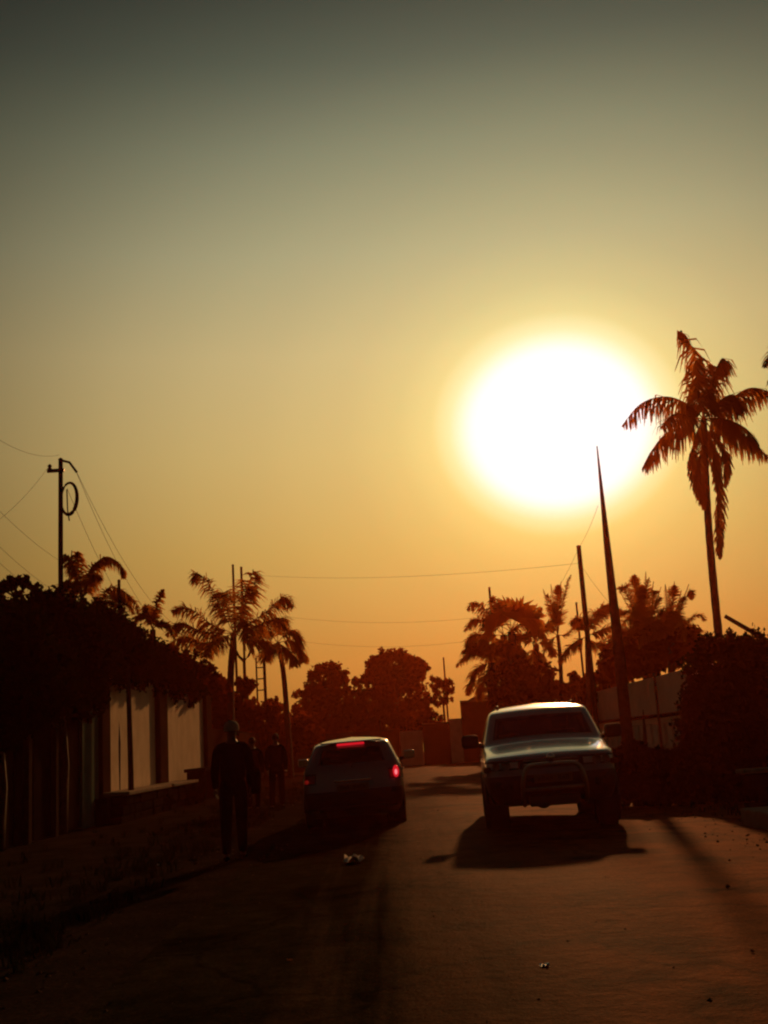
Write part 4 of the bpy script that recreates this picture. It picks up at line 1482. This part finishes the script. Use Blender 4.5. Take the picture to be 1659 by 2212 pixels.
def person(label, loc, rz, H, stride, arm, shirt, trousers, headwear=None, skirt=False, bag=False):
    k = H / 1.75
    t = thing('person', label, 'person', loc, rz, 'people walking along the road edge')
    s_ = stride
    J = {'pelvis': ((0, 0, .96), (.13, .10)), 'waist': ((0, .01, 1.10), (.125, .09)), 'chest': ((0, .02, 1.30), (.155, .10)), 'collar': ((0, .0, 1.44), (.10, .075)),
         'neck': ((0, .01, 1.52), .052), 'jaw': ((0, .035, 1.585), (.062, .072)), 'skull': ((0, .02, 1.665), (.074, .088)), 'crown': ((0, .015, 1.72), (.05, .06))}
    E_ = [('pelvis', 'waist'), ('waist', 'chest'), ('chest', 'collar'), ('collar', 'neck'), ('neck', 'jaw'), ('jaw', 'skull'), ('skull', 'crown')]
    for sd, nm in ((-1, 'l'), (1, 'r')):
        f_ = s_ * sd
        J.update({nm + 'hip': ((sd * .095, 0, .90), .088), nm + 'knee': ((sd * .095, f_ * .14 + .02, .50), .058), nm + 'calf': ((sd * .095, f_ * .20 - .02, .36), .055),
                  nm + 'ankle': ((sd * .095, f_ * .30 - .03, .085), .036), nm + 'toe': ((sd * .105, f_ * .30 + .13, .035), .032),
                  nm + 'shoulder': ((sd * .185, .0, 1.41), .058), nm + 'elbow': ((sd * (.235 + arm), -f_ * .10 - .02, 1.13), .042),
                  nm + 'wrist': ((sd * (.24 + arm * .8), -f_ * .22 + .05, .90), .027)})
        E_ += [('pelvis', nm + 'hip'), (nm + 'hip', nm + 'knee'), (nm + 'knee', nm + 'calf'), (nm + 'calf', nm + 'ankle'), (nm + 'ankle', nm + 'toe'),
               ('collar', nm + 'shoulder'), (nm + 'shoulder', nm + 'elbow'), (nm + 'elbow', nm + 'wrist')]
    V, F = skin_mesh(J, E_)
    mb = MB().add(V, F)
    # hands: palm, four fingers, thumb, curled and touching the palm
    for sd, nm in ((-1, 'l'), (1, 'r')):
        w0 = Vector(J[nm + 'wrist'][0])
        d = (w0 - Vector(J[nm + 'elbow'][0])).normalized()
        fwd_ = Vector((0, 1, 0))
        fwd_ = (fwd_ - d * fwd_.dot(d)).normalized()
        inw = d.cross(fwd_) * (1 if d.cross(fwd_).x * sd < 0 else -1)
        HJ = {'a': (tuple(w0), .024), 'b': (tuple(w0 + d * .05), (.036, .018)), 'c': (tuple(w0 + d * .085), (.038, .015))}
        v2, f2 = skin_mesh(HJ, [('a', 'b'), ('b', 'c')], 'a', 1)
        mb.add(v2, f2)
        for q, ln in zip((-.027, -.009, .009, .027), (.058, .072, .076, .066)):
            p0 = w0 + d * .075 + fwd_ * q
            p1 = p0 + d * ln * .5 + inw * .004
            p2 = p1 + (d * .8 + inw * .6).normalized() * ln * .32
            p3 = p2 + (d * .4 + inw * .9).normalized() * ln * .26
            mb.tube([p0, p1, p2, p3], [.0095, .009, .0085, .0065], 7)
        p0 = w0 + d * .03 + fwd_ * .03
        mb.tube([p0, p0 + fwd_ * .022 + d * .03 + inw * .008, p0 + fwd_ * .022 + d * .06 + inw * .02], [.013, .011, .008], 7)
    # face: nose, eyes, ears, lips
    mb.tube([(0, .105, 1.655), (0, .128, 1.615), (0, .108, 1.605)], [.010, .017, .012], 7)
    mb.tube([(-.024, .108, 1.572), (0, .115, 1.575), (.024, .108, 1.572)], [.005, .009, .005], 6)
    for sd in (-1, 1):
        mb.ball((sd * .03, .098, 1.655), .012, 8)
        mb.ball((sd * .079, .015, 1.64), .03, 8, (.35, .7, 1))
    sc = lambda b: setattr(b, 'v', [(p[0] * k, p[1] * k, p[2] * k) for p in b.v]) or b
    sc(mb).build('body', 'skin', t, True, True)

    def garment(name, keep, edges, grow, m, root, over=None):
        jj = {}
        for n in keep:
            p, r_ = J[n]
            g_ = grow.get(n, grow['*']) if isinstance(grow, dict) else grow
            jj[n] = (p, tuple(x + g_ for x in r_) if isinstance(r_, tuple) else r_ + g_)
        if over:
            jj.update(over)
        v, f = skin_mesh(jj, edges, root)
        return sc(MB().add(v, f)).build(name, m, t, True, True)
    up = ['pelvis', 'waist', 'chest', 'collar']
    se = [('pelvis', 'waist'), ('waist', 'chest'), ('chest', 'collar')]
    for nm in 'lr':
        up += [nm + 'shoulder', nm + 'elbow']
        se += [('collar', nm + 'shoulder'), (nm + 'shoulder', nm + 'elbow')]
        if not skirt:
            up.append(nm + 'wrist')
            se.append((nm + 'elbow', nm + 'wrist'))
    garment('shirt', up, se, {'*': .02, 'pelvis': .05, 'waist': .055, 'chest': .04}, shirt, 'pelvis')
    if skirt:
        V, F = [], []
        n = 28
        prof = ((1.06, .145, .11), (.95, .18, .14), (.75, .195, .16), (.5, .205, .18), (.28, .19, .18), (.16, .175, .17))
        for (z, rx, ry) in prof:
            for i in range(n):
                a = 2 * math.pi * i / n
                fold = 1 + .05 * math.sin(a * 7) * (1.06 - z)
                V.append((rx * fold * math.cos(a), ry * fold * math.sin(a), z))
        for j in range(len(prof) - 1):
            for i in range(n):
                F.append((j * n + i, j * n + (i + 1) % n, (j + 1) * n + (i + 1) % n, (j + 1) * n + i))
        sc(MB().add(V, F)).build('skirt', trousers, t, True, True)
    else:
        kp = ['waist', 'pelvis']
        te = [('waist', 'pelvis')]
        for nm in 'lr':
            kp += [nm + 'hip', nm + 'knee', nm + 'calf', nm + 'ankle']
            te += [('pelvis', nm + 'hip'), (nm + 'hip', nm + 'knee'), (nm + 'knee', nm + 'calf'), (nm + 'calf', nm + 'ankle')]
        garment('trousers', kp, te, {'*': .022, 'waist': .008, 'pelvis': .02}, trousers, 'pelvis')
    for nm in 'lr':
        a_, b_ = Vector(J[nm + 'ankle'][0]), Vector(J[nm + 'toe'][0])
        heel = Vector((a_.x, a_.y - .04, .035))
        v, f = skin_mesh({'h': (tuple(heel), (.040, .036)), 'm': (tuple(heel.lerp(b_, .55)), (.045, .034)), 't': (tuple(b_ + Vector((0, .05, 0))), (.038, .026))}, [('h', 'm'), ('m', 't')], 'h')
        sc(MB().add(v, f)).build('shoe', 'shoe', t, True, True)
    if headwear == 'cap':
        q = MB().lathe([(.098, -.035), (.101, 0), (.092, .045), (.062, .085), (.01, .10)], (0, .012, 1.675), 'z', 20)
        sc(q).build('cap', 'cap_rim_cloth', t, True, True)
        q = MB().bbox(-.07, .07, .09, .19, 1.655, 1.667, .005)
        sc(q).build('cap_peak', 'cap_rim_cloth', t, True, True)
    else:
        q = MB().ball((0, .002, 1.675), .098, 14, (.86, 1.0, .92))
        q.f = [f for f in q.f if not all(q.v[i][1] > .055 and q.v[i][2] < 1.71 for i in f)]
        q.f = [f for f in q.f if not all(q.v[i][2] < 1.62 for i in f)]
        sc(q).build('hair', 'hair', t, True, True)
    if bag:
        x_ = .30
        q = MB().bbox(x_ - .06, x_ + .06, -.13, .13, .82, 1.08, .03)
        bgo = sc(q).build('shoulder_bag', 'cloth_brown', None, True, True)
        bgo.location = Vector(loc)
        bgo.rotation_euler = (0, 0, rz)
        q2 = MB().tube([(x_, -.1, 1.07), (.20, -.06, 1.40), (.16, .0, 1.485), (.20, .07, 1.40), (x_, .1, 1.07)], .012, 6)
        so = sc(q2).build('strap', 'cloth_brown', bgo, True, True)
        tag(bgo, 'dark shoulder bag carried by the nearest person', 'bag')
    return t


g1 = at(508, 1848, 14.3)
person('nearest person on the road edge, in dark clothes and a cap coloured pale to show a sunlit rim', (g1.x, 14.3, .03), R(4), 1.68, .5, .0, 'cloth_dark', 'cloth_dark', 'cap', False, True)
g2 = at(600, 1745, 26.5)
person('person in dark trousers mid-stride, left of the hatchback', (g2.x, 26.5, .03), R(-3), 1.70, .75, .0, 'cloth_blue', 'cloth_dark')
g3 = at(549, 1748, 26.2)
person('person in brown top walking just behind the nearest person', (g3.x, 26.2, .03), R(6), 1.64, -.5, .0, 'cloth_brown', 'cloth_dark')

# ------------------------------------------------------------------ litter
def scrap(name, label, cat, px, m, size, seed, group=None):
    d = ray(*px)
    zz = .07
    t_ = (zz - CAM.z) / d.z
    p = CAM + d * t_
    r_ = random.Random(seed)
    n = 6
    V, F = [], []
    for j in range(n + 1):
        for i in range(n + 1):
            a, b = i / n - .5, j / n - .5
            V.append((p.x + a * size[0] + r_.uniform(-.1, .1) * size[0] / n * 3, p.y + b * size[1] + r_.uniform(-.1, .1) * size[1],
                      road_z(p.x) + .004 + size[2] * abs(math.sin(a * 5 + b * 3 + seed) * math.cos(b * 6 - a * 2)) * r_.uniform(.6, 1.1) + .004))
    for j in range(n):
        for i in range(n):
            q = j * (n + 1) + i
            if (i, j) in ((0, 0), (n - 1, n - 1)):
                continue
            F.append((q, q + 1, q + n + 2, q + n + 1))
    tag(MB().add(V, F).build(name, m, None, True), label, cat, group)


scrap('paper_scrap', 'crumpled pale paper bag lying on the road behind the hatchback', 'litter', (765, 1862), 'paper', (.21, .26, .085), 3)
scrap('foil_scrap', 'tiny shiny scrap of foil on the near road surface', 'litter', (1177, 2097), 'foil', (.05, .06, .022), 5)
scrap('leaf_scrap', 'small pale dry leaf on the dark left verge', 'litter', (340, 1861), 'paper', (.05, .10, .03), 8)
scrap('leaf_scrap', 'small dull dry leaf on the bare middle of the near road', 'litter', (625, 2074), 'leaf_dry', (.035, .05, .015), 9)

# ------------------------------------------------------------------ loose ground cover
def stones(name, n, area, smin, smax, m, zf):
    V, F = [], []
    for _ in range(n):
        x, y = area()
        s_ = smin + (smax - smin) * rng.random() ** 3
        z = zf(x, y)
        k = len(V)
        q = [(s_, 0, .2), (0, s_, .1), (-s_, 0, .15), (0, -s_, .1)]
        a = rng.uniform(0, 6.3)
        c_, d_ = math.cos(a), math.sin(a)
        for (u_, v_, w2) in q:
            u_ *= rng.uniform(.6, 1.2)
            v_ *= rng.uniform(.6, 1.2)
            V.append((x + u_ * c_ - v_ * d_, y + u_ * d_ + v_ * c_, z + s_ * w2))
        V.append((x + rng.uniform(-.3, .3) * s_, y + rng.uniform(-.3, .3) * s_, z + s_ * rng.uniform(.5, .9)))
        V.append((x, y, z - s_ * .4))
        for i in range(4):
            j = (i + 1) % 4
            F += [(k + i, k + j, k + 4), (k + j, k + i, k + 5)]
    o = MB().add(V, F).build(name, m)
    o['kind'] = 'stuff'
    return o


def edge_area():
    y = 4 + 40 * rng.random() ** 1.6
    r_ = rng.random()
    if r_ < .5:
        return -1.95 + rng.gauss(0, .35), y
    if r_ < .94:
        return 4.4 + rng.gauss(0, .4), y
    return rng.uniform(-4.5, 4.5), y


stones('gravel', 4200, edge_area, .006, .028, 'ground', lambda x, y: road_z(x) if -1.9 < x < 4.6 else .035)

V, F = [], []
for _ in range(900):
    y = 7 + 38 * rng.random() ** 1.3
    if rng.random() < .7:
        x = -2.35 - abs(rng.gauss(0, 1.1))
    else:
        x = 4.75 + abs(rng.gauss(0, .9))
    if x > 4.3 and y < 15.2:
        continue
    h_ = rng.uniform(.05, .20)
    for b_ in range(9):
        a = rng.uniform(0, 6.3)
        d = rng.uniform(.3, .9) * h_
        wx, wy = -math.sin(a) * .008, math.cos(a) * .008
        px, py = x + rng.gauss(0, .04), y + rng.gauss(0, .04)
        k = len(V)
        V += [(px - wx, py - wy, .0), (px + wx, py + wy, .0), (px + math.cos(a) * d * .4 + wx, py + math.sin(a) * d * .4 + wy, h_ * .7),
              (px + math.cos(a) * d * .4 - wx, py + math.sin(a) * d * .4 - wy, h_ * .7), (px + math.cos(a) * d, py + math.sin(a) * d, h_)]
        F += [(k, k + 1, k + 2, k + 3), (k + 3, k + 2, k + 4)]
o = MB().add(V, F).build('grass', 'leaf_dark')
o['kind'] = 'stuff'
